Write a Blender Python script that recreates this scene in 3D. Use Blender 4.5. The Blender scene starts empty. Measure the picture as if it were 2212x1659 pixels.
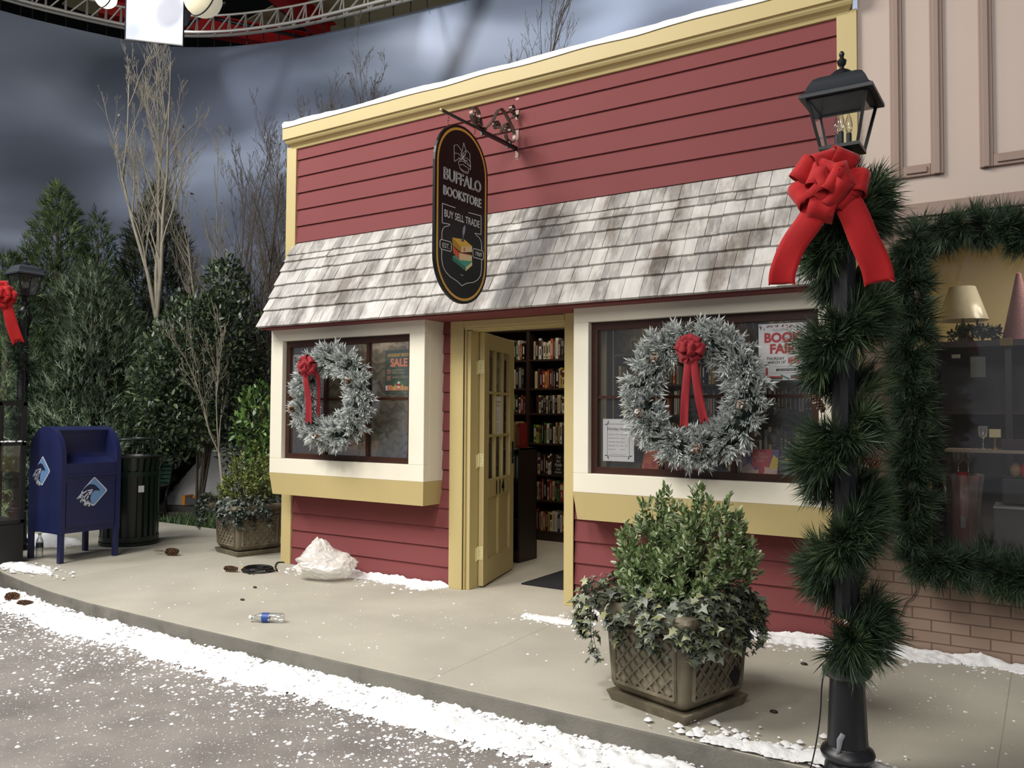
import bpy, bmesh, math, random
import numpy as np
from mathutils import Vector, Matrix, noise

# ---------------------------------------------------------------- camera, world, lights, exposure
scn = bpy.context.scene
scn.view_settings.view_transform = 'Standard'
scn.view_settings.look = 'None'
scn.view_settings.gamma = 1.0
scn.view_settings.use_curve_mapping = False
scn.view_settings.exposure = 0.12
COL = scn.collection

def link(o):
    COL.objects.link(o); return o

YAW, PITCH, ROLL = map(math.radians, (33.0, 2.1, 0.35))
fwd = Vector((-math.sin(YAW)*math.cos(PITCH), math.cos(YAW)*math.cos(PITCH), math.sin(PITCH)))
rgt = Vector((math.cos(YAW), math.sin(YAW), 0))
upv = rgt.cross(fwd)
rgt2 = math.cos(ROLL)*rgt + math.sin(ROLL)*upv
upv2 = -math.sin(ROLL)*rgt + math.cos(ROLL)*upv
camd = bpy.data.cameras.new('camera'); cam = link(bpy.data.objects.new('camera', camd))
camd.sensor_width = 36; camd.lens = 1789/2212*36; camd.clip_end = 200
mw = Matrix((rgt2, upv2, -fwd)).transposed().to_4x4(); mw.translation = (6.15, -5.48, 1.42)
cam.matrix_world = mw
scn.camera = cam

w = bpy.data.worlds.new('world'); scn.world = w; w.use_nodes = True
w.node_tree.nodes['Background'].inputs[0].default_value = (0.80, 0.86, 1.0, 1)
w.node_tree.nodes['Background'].inputs[1].default_value = 0.16

def aim(o, tgt):
    o.rotation_euler = (Vector(tgt)-o.location).to_track_quat('-Z', 'Y').to_euler()
def area(name, loc, tgt, size, watts, col, spread=math.pi):
    l = bpy.data.lights.new(name, 'AREA'); l.shape = 'SQUARE'; l.size = size
    l.energy = watts; l.color = col; l.spread = spread
    o = link(bpy.data.objects.new(name, l)); o.location = loc; aim(o, tgt); return o
def spot(name, loc, tgt, deg, watts, col, blend=.5, rad=.1):
    l = bpy.data.lights.new(name, 'SPOT'); l.spot_size = math.radians(deg); l.spot_blend = blend
    l.energy = watts; l.color = col; l.shadow_soft_size = rad
    o = link(bpy.data.objects.new(name, l)); o.location = loc; aim(o, tgt); return o
WARM = (1.0, .955, .88)
area('key_softbox', (-0.6, -5.8, 7.6), (2.6, -.6, .8), 3.2, 640, WARM)
area('fill_softbox', (6.0, -9.5, 6.5), (3.0, 0, 1.2), 3.5, 290, (1, .96, .90))
spot('street_spot', (3.6, -6.6, 7.2), (2.2, -2.3, 0), 46, 1250, (1, .97, .95), .9, .4)
spot('facade_spot', (5.0, -5.5, 7.5), (3.6, 0, 3.2), 50, 120, (1, .92, .82), .9, .3)
area('garden_light', (-4.6, -4.0, 7.2), (-3.9, 1.4, 1.8), 1.5, 230, (.99, .99, 1))
# stage lights washing the painted backdrop from the grid
spot('backdrop_spot', (-3.2, -1.8, 9.6), (-6.2, 3.9, 5.8), 40, 750, (.92, .93, 1), .7, .12)
spot('backdrop_spot', (2.6, .6, 9.8), (-1.8, 4.8, 6.0), 62, 1700, (.92, .95, 1), .6, .12)
spot('backdrop_spot', (4.5, 1.2, 9.8), (3.2, 5.4, 6.0), 70, 2600, (.94, .95, 1), .6, .15)
area('backdrop_wash', (-5.0, -1.5, 1.0), (-7.6, 2.8, 3.2), 2.6, 120, (.95, .95, 1))
spot('streak_spot', (-6.7, 3.1, 8.3), (-5.0, 4.35, 6.9), 52, 110, (.95, .93, 1), .8, .06)
spot('streak_spot', (-2.3, 4.35, 8.7), (-1.7, 4.85, 7.2), 60, 45, (.93, .94, 1), .8, .05)
area('shop_ceiling_light', (1.6, 1.7, 2.82), (1.6, 1.7, 0), 1.0, 14, (1, .86, .66))
area('shop_ceiling_light', (4.0, 1.5, 2.82), (4.0, 1.5, 0), 1.0, 7, (1, .86, .66))
area('display_light', (1.0, .05, 2.3), (1.0, .15, 0), .25, 9, (1, .85, .62))
area('neighbour_shop_light', (6.6, 1.2, 2.75), (6.4, 1.3, 0), .8, 18, (1, .88, .68))

# ---------------------------------------------------------------- helpers
def lin(h):
    h = h.lstrip('#'); r = []
    for i in (0, 2, 4):
        c = int(h[i:i+2], 16)/255
        r.append(c/12.92 if c <= .04045 else ((c+.055)/1.055)**2.4)
    return tuple(r)
def rgb(c): return lin(c) if isinstance(c, str) else tuple(c)

def mat(name, col, rough=.6, metal=0.0, var=0.0, scale=8.0, bump=0.0, bscale=40.0, spec=.5, col2=None, thr=None,
        attr=None, stretch=(1, 1, 1), sheen=0, subs=0, detail=4):
    m = bpy.data.materials.new(name); m.use_nodes = True
    nt = m.node_tree; N = nt.nodes; L = nt.links; b = N['Principled BSDF']
    b.inputs['Roughness'].default_value = rough; b.inputs['Metallic'].default_value = metal
    b.inputs['Specular IOR Level'].default_value = spec
    if sheen: b.inputs['Sheen Weight'].default_value = sheen
    c = rgb(col)
    b.inputs['Base Color'].default_value = (*c, 1)
    tc = N.new('ShaderNodeTexCoord'); mp = N.new('ShaderNodeMapping'); mp.inputs['Scale'].default_value = stretch
    L.new(tc.outputs['Object'], mp.inputs[0])
    src = None
    if attr:
        a = N.new('ShaderNodeVertexColor'); a.layer_name = attr; src = a.outputs[0]
    if var or col2:
        n = N.new('ShaderNodeTexNoise'); n.inputs['Scale'].default_value = scale; n.inputs['Detail'].default_value = detail
        L.new(mp.outputs[0], n.inputs['Vector'])
        if col2:
            mx = N.new('ShaderNodeMix'); mx.data_type = 'RGBA'
            cr = N.new('ShaderNodeMapRange'); lo, hi = thr or (.35, .65)
            cr.inputs[1].default_value = lo; cr.inputs[2].default_value = hi
            L.new(n.outputs[0], cr.inputs[0]); L.new(cr.outputs[0], mx.inputs[0])
            if src: L.new(src, mx.inputs[6])
            else: mx.inputs[6].default_value = (*c, 1)
            mx.inputs[7].default_value = (*rgb(col2), 1); src = mx.outputs[2]
        if var:
            n2 = N.new('ShaderNodeTexNoise'); n2.inputs['Scale'].default_value = scale*.37; n2.inputs['Detail'].default_value = detail
            L.new(mp.outputs[0], n2.inputs['Vector'])
            r = N.new('ShaderNodeMapRange'); r.inputs[1].default_value = .25; r.inputs[2].default_value = .75
            r.inputs[3].default_value = 1-var; r.inputs[4].default_value = 1+var*.6
            L.new(n2.outputs[0], r.inputs[0])
            v = N.new('ShaderNodeVectorMath'); v.operation = 'SCALE'
            if src: L.new(src, v.inputs[0])
            else: v.inputs[0].default_value = c
            L.new(r.outputs[0], v.inputs['Scale']); src = v.outputs[0]
    if src: L.new(src, b.inputs['Base Color'])
    if bump:
        n3 = N.new('ShaderNodeTexNoise'); n3.inputs['Scale'].default_value = bscale; n3.inputs['Detail'].default_value = 5
        L.new(mp.outputs[0], n3.inputs['Vector'])
        bp = N.new('ShaderNodeBump'); bp.inputs['Strength'].default_value = bump; bp.inputs['Distance'].default_value = .01
        L.new(n3.outputs[0], bp.inputs['Height']); L.new(bp.outputs[0], b.inputs['Normal'])
    if subs: b.inputs['Subsurface Weight'].default_value = subs
    return m

def glass_mat(name, tint=(1, 1, 1), refl=.07, haze=0.0):
    m = bpy.data.materials.new(name); m.use_nodes = True
    nt = m.node_tree; N = nt.nodes; L = nt.links; N.remove(N['Principled BSDF'])
    t = N.new('ShaderNodeBsdfTransparent'); t.inputs[0].default_value = (*tint, 1)
    g = N.new('ShaderNodeBsdfGlossy'); g.inputs['Roughness'].default_value = .03
    lw = N.new('ShaderNodeLayerWeight'); lw.inputs[0].default_value = .35
    mr = N.new('ShaderNodeMapRange'); mr.inputs[3].default_value = refl; mr.inputs[4].default_value = .7
    L.new(lw.outputs['Fresnel'], mr.inputs[0])
    mx = N.new('ShaderNodeMixShader'); L.new(mr.outputs[0], mx.inputs[0]); L.new(t.outputs[0], mx.inputs[1]); L.new(g.outputs[0], mx.inputs[2])
    out = mx.outputs[0]
    if haze:
        d = N.new('ShaderNodeBsdfDiffuse'); d.inputs[0].default_value = (.8, .8, .78, 1)
        m2 = N.new('ShaderNodeMixShader'); m2.inputs[0].default_value = haze
        L.new(out, m2.inputs[1]); L.new(d.outputs[0], m2.inputs[2]); out = m2.outputs[0]
    L.new(out, N['Material Output'].inputs[0])
    return m

class MB:
    def __init__(s): s.v = []; s.f = []; s.m = []; s.c = []; s.cur = 0; s.col = (1, 1, 1)
    def add(s, vs, fs):
        b = len(s.v); s.v += [tuple(p) for p in vs]; s.c += [s.col]*len(vs)
        s.f += [tuple(i+b for i in f) for f in fs]; s.m += [s.cur]*len(fs); return s
    def box(s, x0, x1, y0, y1, z0, z1, M=None):
        vs = [Vector(p) for p in ((x0,y0,z0),(x1,y0,z0),(x1,y1,z0),(x0,y1,z0),(x0,y0,z1),(x1,y0,z1),(x1,y1,z1),(x0,y1,z1))]
        if M: vs = [M @ p for p in vs]
        return s.add(vs, [(0,3,2,1),(4,5,6,7),(0,1,5,4),(1,2,6,5),(2,3,7,6),(3,0,4,7)])
    def hexa(s, lo, hi):
        return s.add(list(lo)+list(hi), [(0,3,2,1),(4,5,6,7),(0,1,5,4),(1,2,6,5),(2,3,7,6),(3,0,4,7)])
    def quad(s, *p): return s.add(p, [tuple(range(len(p)))])
    def bar(s, a, b, w, h=None, up=(0, 0, 1)):
        a = Vector(a); b = Vector(b); d = (b-a).normalized(); h = h or w
        u = Vector(up)
        if abs(d.dot(u)) > .95: u = Vector((1, 0, 0))
        r = d.cross(u).normalized()*w/2; u = r.cross(d).normalized()*h/2
        return s.hexa([a-r-u, a+r-u, a+r+u, a-r+u], [b-r-u, b+r-u, b+r+u, b-r+u])
    def tube(s, pts, r, n=8, cap=True, flat=None, closed=False):
        P = [Vector(p) for p in pts]; k = len(P); R = r if isinstance(r, (list, tuple)) else [r]*k
        T = []
        for i in range(k):
            a = P[i-1] if (i or closed) else P[0]; b = P[(i+1) % k] if (i < k-1 or closed) else P[-1]
            t = (b-a); T.append(t.normalized() if t.length > 1e-9 else Vector((0, 0, 1)))
        u = Vector((0, 0, 1)) if abs(T[0].z) < .9 else Vector((1, 0, 0)); u = (u-T[0]*u.dot(T[0])).normalized()
        vs = []
        for i in range(k):
            u = u-T[i]*u.dot(T[i])
            if u.length < 1e-6: u = T[i].orthogonal()
            u.normalize(); w = T[i].cross(u)
            for j in range(n):
                a = 2*math.pi*j/n; ca, sa = math.cos(a), math.sin(a)
                if flat: ca *= flat[0]; sa *= flat[1]
                vs.append(P[i]+(u*ca+w*sa)*R[i])
        fs = [(i*n+j, i*n+(j+1) % n, (i+1)*n+(j+1) % n, (i+1)*n+j) for i in range(k-1) for j in range(n)]
        if closed: fs += [((k-1)*n+j, (k-1)*n+(j+1) % n, (j+1) % n, j) for j in range(n)]
        elif cap: fs += [tuple(range(n))[::-1], tuple((k-1)*n+j for j in range(n))]
        return s.add(vs, fs)
    def lathe(s, prof, n=24, c=(0, 0, 0), M=None, flute=0.0, sq=False, cap=True):
        vs = []; c = Vector(c)
        for r, z in prof:
            for j in range(n):
                a = 2*math.pi*(j+.5)/n; k = r*(1-(flute if j % 2 else 0))
                if sq: k *= 1/max(abs(math.cos(a)), abs(math.sin(a)))
                p = Vector((k*math.cos(a), k*math.sin(a), z))
                vs.append((M @ p if M else p)+c)
        k = len(prof)
        fs = [(i*n+j, i*n+(j+1) % n, (i+1)*n+(j+1) % n, (i+1)*n+j) for i in range(k-1) for j in range(n)]
        if cap: fs += [tuple(range(n))[::-1], tuple((k-1)*n+j for j in range(n))]
        return s.add(vs, fs)
    def sphere(s, c, r, n=12, m=8, sc=(1, 1, 1)):
        c = Vector(c); vs = [c+Vector((0, 0, -r*sc[2]))]
        for i in range(1, m):
            t = -math.pi/2+math.pi*i/m
            for j in range(n):
                a = 2*math.pi*j/n
                vs.append(c+Vector((r*sc[0]*math.cos(t)*math.cos(a), r*sc[1]*math.cos(t)*math.sin(a), r*sc[2]*math.sin(t))))
        vs.append(c+Vector((0, 0, r*sc[2])))
        fs = [(0, 1+(j+1) % n, 1+j) for j in range(n)]
        for i in range(m-2):
            fs += [(1+i*n+j, 1+i*n+(j+1) % n, 1+(i+1)*n+(j+1) % n, 1+(i+1)*n+j) for j in range(n)]
        e = len(vs)-1; o = 1+(m-2)*n
        fs += [(e, o+j, o+(j+1) % n) for j in range(n)]
        return s.add(vs, fs)
    def prism(s, poly, F, t):          # poly 2-D in frame F=(O,A,B,N); from N=0 to N=t
        O, A, B, Nn = F; n = len(poly)
        vs = [O+A*a+B*b for a, b in poly]+[O+A*a+B*b+Nn*t for a, b in poly]
        fs = [tuple(range(n))[::-1], tuple(range(n, 2*n))]+[(i, (i+1) % n, n+(i+1) % n, n+i) for i in range(n)]
        return s.add(vs, fs)
    def stroke(s, pts, F, wd, t, closed=False):   # thin raised line on a surface
        O, A, B, Nn = F; P = list(pts)+([pts[0]] if closed else [])
        for (a0, b0), (a1, b1) in zip(P[:-1], P[1:]):
            dx, dy = a1-a0, b1-b0; l = math.hypot(dx, dy) or 1; px, py = -dy/l*wd/2, dx/l*wd/2; ex, ey = dx/l*wd*.4, dy/l*wd*.4
            s.prism([(a0-ex-px, b0-ey-py), (a1+ex-px, b1+ey-py), (a1+ex+px, b1+ey+py), (a0-ex+px, b0-ey+py)], F, t)
        return s
    def text(s, txt, size, F, x=0, y=0, align='CENTER', xs=1.0, off=.001, outline=0, sp=1.0, shear=0, bold=0):
        cu = bpy.data.curves.new('t', 'FONT'); cu.body = txt; cu.size = 1; cu.align_x = align; cu.resolution_u = 3; cu.space_character = sp
        cu.shear = shear; cu.offset = bold
        if outline: cu.fill_mode = 'NONE'; cu.bevel_depth = outline/size; cu.bevel_resolution = 0
        o = bpy.data.objects.new('t', cu); COL.objects.link(o)
        me = bpy.data.meshes.new_from_object(o.evaluated_get(bpy.context.evaluated_depsgraph_get()))
        O, A, B, Nn = F
        s.add([O+A*(x+v.co.x*size*xs)+B*(y+v.co.y*size)+Nn*(off+v.co.z*size*(1 if outline else 0)) for v in me.vertices], [tuple(p.vertices) for p in me.polygons])
        bpy.data.objects.remove(o); bpy.data.curves.remove(cu); bpy.data.meshes.remove(me); return s
    def build(s, name, mats, parent=None, smooth=False, bevel=0, attr=False, loc=None):
        me = bpy.data.meshes.new(name)
        vs = s.v
        if loc is not None: vs = [(p[0]-loc[0], p[1]-loc[1], p[2]-loc[2]) for p in vs]
        me.from_pydata(vs, [], s.f)
        ms = mats if isinstance(mats, (list, tuple)) else [mats]
        for m in ms: me.materials.append(m)
        if len(ms) > 1: me.polygons.foreach_set('material_index', s.m)
        if attr:
            ca = me.color_attributes.new('col', 'FLOAT_COLOR', 'POINT')
            ca.data.foreach_set('color', np.array([(*c, 1) for c in s.c], 'f').ravel())
        if smooth:
            me.polygons.foreach_set('use_smooth', [True]*len(me.polygons))
            if smooth != 'all': me.set_sharp_from_angle(angle=math.radians(40))
        me.update()
        o = link(bpy.data.objects.new(name, me))
        if loc is not None: o.location = loc
        if bevel:
            bv = o.modifiers.new('b', 'BEVEL'); bv.width = bevel; bv.segments = 2; bv.limit_method = 'ANGLE'
        if parent: o.parent = parent
        return o

def tag(o, label=None, cat=None, group=None, kind=None):
    if label: o['label'] = label
    if cat: o['category'] = cat
    if group: o['group'] = group
    if kind: o['kind'] = kind
    return o
def thing(name, label, cat, loc=(0, 0, 0), rz=0, group=None, kind=None):
    o = link(bpy.data.objects.new(name, None)); o.location = loc; o.rotation_euler = (0, 0, rz); o.empty_display_size = .1
    return tag(o, label, cat, group, kind)
def struct(o, label, cat='structure'): return tag(o, label, cat, kind='structure')
V = Vector
def frame(O, A, B):
    A = V(A).normalized(); B = V(B); B = (B-A*B.dot(A)).normalized(); return (V(O), A, B, A.cross(B))

def scatter_mesh(name, tv, tf, pos, X, Y, Z, sc, cols, m, parent=None, smooth=False, tcol=None):
    """many copies of a small template (leaf, needle) as one mesh; X,Y,Z are per-copy axes"""
    tv = np.asarray(tv, float); n = len(pos); k = len(tv)
    sc = np.asarray(sc, float).reshape(n, 1, 1)
    P = pos[:, None, :]+sc*(tv[None, :, 0:1]*X[:, None, :]+tv[None, :, 1:2]*Y[:, None, :]+tv[None, :, 2:3]*Z[:, None, :])
    P = P.reshape(-1, 3)
    me = bpy.data.meshes.new(name)
    L = np.concatenate([np.array(f) for f in tf]); lt = np.array([len(f) for f in tf])
    li = (L[None, :]+(np.arange(n)*k)[:, None]).ravel(); tot = np.tile(lt, n); st = np.concatenate([[0], np.cumsum(tot)[:-1]])
    me.vertices.add(len(P)); me.vertices.foreach_set('co', P.astype('f').ravel())
    me.loops.add(len(li)); me.loops.foreach_set('vertex_index', li.astype('i'))
    me.polygons.add(len(tot)); me.polygons.foreach_set('loop_start', st.astype('i')); me.polygons.foreach_set('loop_total', tot.astype('i'))
    if smooth: me.polygons.foreach_set('use_smooth', np.ones(len(tot), bool))
    me.update(calc_edges=True)
    C = np.repeat(np.asarray(cols, float)[:, None, :], k, 1)
    if tcol is not None:               # template weight towards a second colour (snow-flocked tips)
        wgt, c2 = tcol; wgt = np.asarray(wgt)[None, :, None]; C = C*(1-wgt)+np.asarray(c2)[None, None, :]*wgt
    ca = me.color_attributes.new('col', 'FLOAT_COLOR', 'POINT')
    ca.data.foreach_set('color', np.concatenate([C.reshape(-1, 3), np.ones((n*k, 1))], 1).astype('f').ravel())
    me.materials.append(m)
    o = link(bpy.data.objects.new(name, me))
    if parent: o.parent = parent
    return o
def nrm(a): return a/np.maximum(np.linalg.norm(a, axis=1, keepdims=True), 1e-9)
def axes(D, rng, up=None):
    """given direction rows D (leaf length axis) give side and normal axes"""
    r = rng.normal(size=D.shape) if up is None else np.asarray(up)+.45*rng.normal(size=D.shape)
    X = nrm(np.cross(D, r)); Zz = np.cross(X, D); return X, D, Zz
def shade_cols(rng, n, cs, jit=.2):
    cs = np.array([rgb(c) for c in cs]); c = cs[rng.integers(0, len(cs), n)]
    return np.clip(c*(1+jit*rng.normal(size=(n, 1))), 0.001, 1)
LEAF = ([(0, 0, 0), (.22, .3, .05), (0, .5, -.02), (-.22, .3, .05), (.16, .75, .03), (0, 1, -.05), (-.16, .75, .03)],
        [(0, 1, 2), (0, 2, 3), (1, 4, 5, 2), (3, 2, 5, 6)])
IVY = ([(0, 0, 0), (.28, -.06, 0), (.20, .22, .03), (.62, .30, -.04), (.24, .48, .04), (0, 1, -.06), (-.24, .48, .04), (-.62, .30, -.04), (-.20, .22, .03), (-.28, -.06, 0)],
       [(0, 1, 2), (0, 2, 3, 4), (0, 4, 5, 6), (0, 6, 7, 8), (0, 8, 9)])
SHRED = ([(-.5, 0, 0), (.5, 0, 0), (.12, 1, 0), (-.12, 1, 0)], [(0, 1, 2, 3)])

RED = mat('red_paint', '#7d4344', .75, var=.06, scale=2.5, bump=.05, bscale=60, spec=.25)
MUST = mat('mustard_paint', '#c1af7a', .5, var=.04, scale=3)
CREAM = mat('cream_paint', '#ece6d4', .5, var=.04, scale=4)
WOOD = mat('dark_stained_wood', '#3d2218', .35, var=.25, scale=14, stretch=(1, 1, 6))
BLACK = mat('black_metal', '#15161a', .4, spec=.6)
SHELF = mat('espresso_shelf', '#2a1e19', .45, var=.12, scale=8)
GLASS = glass_mat('window_glass', refl=.035, haze=.02)
SNOW = mat('snow', '#f4f4f4', .7, var=.05, scale=30, bump=.4, bscale=90)
PAPER = mat('white_paper', '#e9e9ea', .6)
# ---------------------------------------------------------------- ground
def concrete(name, c1, c2, scale, joints=None, spots=None, speck=0.0):
    m = mat(name, c1, .75, var=.12, scale=scale, bump=.25, bscale=120, col2=c2, thr=(.35, .75))
    nt = m.node_tree; N = nt.nodes; L = nt.links; b = N['Principled BSDF']
    if speck:    # scattered white snow specks trodden into the surface
        src = b.inputs['Base Color'].links[0].from_socket
        tc = N.new('ShaderNodeTexCoord')
        mul = None
        for sc, lo, hi in ((34, .66, .70), (95, .64, .68)):
            n = N.new('ShaderNodeTexNoise'); n.inputs['Scale'].default_value = sc; n.inputs['Detail'].default_value = 3
            L.new(tc.outputs['Object'], n.inputs['Vector'])
            r = N.new('ShaderNodeMapRange'); r.inputs[1].default_value = lo-speck*.05; r.inputs[2].default_value = hi-speck*.05
            L.new(n.outputs[0], r.inputs[0])
            if mul is None: mul = r.outputs[0]
            else:
                a = N.new('ShaderNodeMath'); a.operation = 'MAXIMUM'; L.new(mul, a.inputs[0]); L.new(r.outputs[0], a.inputs[1]); mul = a.outputs[0]
        mx = N.new('ShaderNodeMix'); mx.data_type = 'RGBA'; L.new(mul, mx.inputs[0]); L.new(src, mx.inputs[6]); mx.inputs[7].default_value = (.85, .85, .85, 1)
        L.new(mx.outputs[2], b.inputs['Base Color'])
    return m
SIDE = concrete('sidewalk_concrete', '#b9b4a6', '#a8a396', 1.6)
CURB = mat('curb_concrete', '#76736a', .8, var=.25, scale=6, bump=.4, bscale=70, col2='#57544d', thr=(.5, .8))
STREET = concrete('street_asphalt', '#8f8984', '#6d6864', 2.6, speck=-.5)
GRASS = mat('grass_turf', '#3f4f2c', .9, var=.3, scale=20, bump=.5)
TIMB = mat('edging_timber', '#4a4740', .8, var=.3, scale=10)

b = MB(); b.box(-14, 14, -14, 8, -.6, -.13)
struct(b.build('street', STREET), 'grey asphalt street with scattered white snow flakes', 'street')
# sidewalk slab: straight curb with the far end curving away
edge = [(12, -1.98), (5, -1.98), (1.3, -1.99), (.1, -1.975), (-.5, -1.93), (-1.0, -1.86), (-1.6, -1.76), (-2.1, -1.62), (-3.0, -1.40), (-3.9, -1.2)]
poly = edge+[(-3.9, .15), (-4.6, 1.1), (-2.2, 1.1), (-.2, 1.2), (-.2, 3.2), (12, 3.2)]
b = MB(); F0 = (V((0, 0, -.129)), V((1, 0, 0)), V((0, 1, 0)), V((0, 0, 1)))
b.prism(poly, F0, .129)
sw = b.build('sidewalk', [SIDE, CURB])
for p in sw.data.polygons:
    if abs(p.normal.z) < .5: p.material_index = 1
bv = sw.modifiers.new('b', 'BEVEL'); bv.width = .012; bv.segments = 3; bv.limit_method = 'ANGLE'
struct(sw, 'pale concrete sidewalk slab with a kerb along the street', 'sidewalk')
b = MB()
for x in (-.55, 1.92, 4.3):
    pass
for (x0, y0, x1, y1) in ((3.35, -1.97, 3.28, -.05), (5.95, -1.97, 5.95, .05), (-.9, -1.85, -.9, 1.0)):
    b.bar((x0, y0, -.0026), (x1, y1, -.0026), .005, .006)
jm = mat('joint_dark', '#9b968a', .9)
struct(b.build('trim_8', jm), 'shallow tooled joints across the concrete sidewalk', 'joint')
b = MB(); b.box(-12, -3.9, -3, 8, -.12, -.02); b.box(-3.9, -.05, 1.1, 6.5, -.12, -.015)
struct(b.build('lawn', GRASS), 'strip of green turf behind the sidewalk', 'lawn')

# ---------------------------------------------------------------- painted backdrop
def backdrop_mat():
    m = bpy.data.materials.new('painted_sky_cloth'); m.use_nodes = True
    nt = m.node_tree; N = nt.nodes; L = nt.links; b = N['Principled BSDF']; b.inputs['Roughness'].default_value = .9
    b.inputs['Specular IOR Level'].default_value = .1
    tc = N.new('ShaderNodeTexCoord'); mp = N.new('ShaderNodeMapping'); mp.inputs['Scale'].default_value = (.35, .35, 1.0)
    L.new(tc.outputs['Object'], mp.inputs[0])
    n = N.new('ShaderNodeTexNoise'); n.inputs['Scale'].default_value = .55; n.inputs['Detail'].default_value = 2.2; n.inputs['Distortion'].default_value = .5
    L.new(mp.outputs[0], n.inputs['Vector'])
    cr = N.new('ShaderNodeValToRGB'); e = cr.color_ramp.elements
    e[0].position = .30; e[0].color = (*lin('#3f434c'), 1); e[1].position = .74; e[1].color = (*lin('#9ea4b2'), 1)
    for p, c in ((.45, '#585e6a'), (.58, '#7a828f')):
        x = e.new(p); x.color = (*lin(c), 1)
    L.new(n.outputs[0], cr.inputs[0]); L.new(cr.outputs[0], b.inputs['Base Color'])
    return m
bp = [(-9.2, -7), (-9.0, -3), (-8.7, -.6), (-8.21, 1.13), (-7.99, 1.76), (-7.6, 2.6), (-7.26, 3.16), (-6.85, 3.6), (-6.09, 4.04), (-5.18, 4.36), (-4.29, 4.56), (-2.87, 4.76), (-1.63, 4.9), (2, 5.3), (7, 5.7), (14, 6.2)]
# smooth the corner with a Catmull-Rom curve
def catmull(P, k=8):
    out = []; n = len(P)
    for i in range(n-1):
        p0, p1, p2, p3 = (V(P[max(i-1, 0)]), V(P[i]), V(P[i+1]), V(P[min(i+2, n-1)]))
        for j in range(k):
            t = j/k
            out.append(.5*((2*p1)+(p2-p0)*t+(2*p0-5*p1+4*p2-p3)*t*t+(3*p1-p0-3*p2+p3)*t**3))
    out.append(V(P[-1])); return out
bc = catmull([(x, y, 0) for x, y in bp], 6)
b = MB(); n = len(bc)
b.add([(p.x, p.y, -.13) for p in bc]+[(p.x, p.y, 8.0) for p in bc], [(i, i+1, n+i+1, n+i) for i in range(n-1)])
bd = b.build('backdrop', backdrop_mat(), smooth='all')
sm = bd.modifiers.new('s', 'SOLIDIFY'); sm.thickness = .03; sm.offset = -1
struct(bd, 'huge curved cloth backdrop painted as a dark cloudy sky', 'backdrop')

# ---------------------------------------------------------------- shop front: walls
def laps(b, x0, x1, z0, z1):
    k = math.floor(z0/.16+1e-6)
    while k*.16 < z1-1e-6:
        a, c = max(k*.16, z0), min((k+1)*.16, z1)
        ya = -.020+.016*((a-k*.16)/.16); yc = -.020+.016*((c-k*.16)/.16)
        b.quad((x0, ya, a+.003), (x1, ya, a+.003), (x1, yc, c), (x0, yc, c))
        b.quad((x0, .002, a+.003), (x1, .002, a+.003), (x1, ya, a+.003), (x0, ya, a+.003))
        k += 1
regs = [(.10, 5.06, 2.2, 3.97), (.10, 2.02, 0, .95), (1.75, 2.02, .95, 2.2), (.10, .27, .95, 2.2),
        (3.10, 5.06, 0, .95), (3.10, 3.42, .95, 2.2), (4.95, 5.06, .95, 2.2)]
b = MB()
for r in regs:
    laps(b, *r); b.box(r[0], r[1], .002, .10, r[2], r[3])
struct(b.build('wall_front', RED), 'red clapboard front wall of the bookstore', 'wall')
b = MB(); b.box(0, .1, .1, 3.2, 0, 3.97)
struct(b.build('wall_left', RED), 'left side wall of the red bookstore', 'wall')
# corner boards
b = MB(); b.box(0, .13, -.03, .1, 0, 3.98)
struct(b.build('trim_1', MUST, bevel=.003), 'mustard corner board at the left end of the red wall', 'trim')
b = MB(); b.box(5.05, 5.17, -.03, .14, 0, 3.98)
struct(b.build('trim_2', MUST, bevel=.003), 'mustard corner board between red wall and pink facade', 'trim')
# cornice
prof = [(0, 3.95), (-.028, 3.952), (-.034, 3.972), (-.05, 3.985), (-.075, 3.995), (-.088, 4.010), (-.092, 4.028), (-.11, 4.03), (-.11, 4.15), (.15, 4.165), (.15, 3.95)]
b = MB(); n = len(prof)
def cx(side, y): d = max(-y, 0); return (.085-.55*d) if side == 0 else (5.10+.7*d)
b.add([(cx(0, y), y, z) for y, z in prof]+[(cx(1, y), y, z) for y, z in prof],
      [(i, (i+1) % n, n+(i+1) % n, n+i) for i in range(n)]+[tuple(range(n))[::-1], tuple(range(n, 2*n))])
struct(b.build('trim_3', MUST), 'mustard cornice moulding along the roof edge', 'cornice')
# snow on the cornice
b = MB(); rnd = random.Random(3)
P = []; R = []
nx = 90
vs = []; rows = 7
for i in range(nx+1):
    x = .03+i/nx*5.14; h = .045+.02*noise.noise(V((x*1.6, 1, 0)))+.008*noise.noise(V((x*9, 4, 0)))
    if x < .12: h += .02*(1-(x-.03)/.09)
    dr = .012+.012*noise.noise(V((x*2.3, 7, 0)))
    for y, z in ((-.118, 4.152-dr), (-.126, 4.152+h*.4), (-.10, 4.152+h*.9), (-.03, 4.155+h), (.07, 4.16+h), (.15, 4.165+h*.8), (.155, 4.16)):
        vs.append((x, y, z))
b.add(vs, [(i*rows+j, (i+1)*rows+j, (i+1)*rows+j+1, i*rows+j+1) for i in range(nx) for j in range(rows-1)]+[tuple(range(rows))[::-1], tuple(nx*rows+j for j in range(rows))])
tag(b.build('snow', SNOW, smooth='all'), 'ridge of white snow lying along the top of the mustard cornice', 'snow', kind='stuff')

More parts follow.
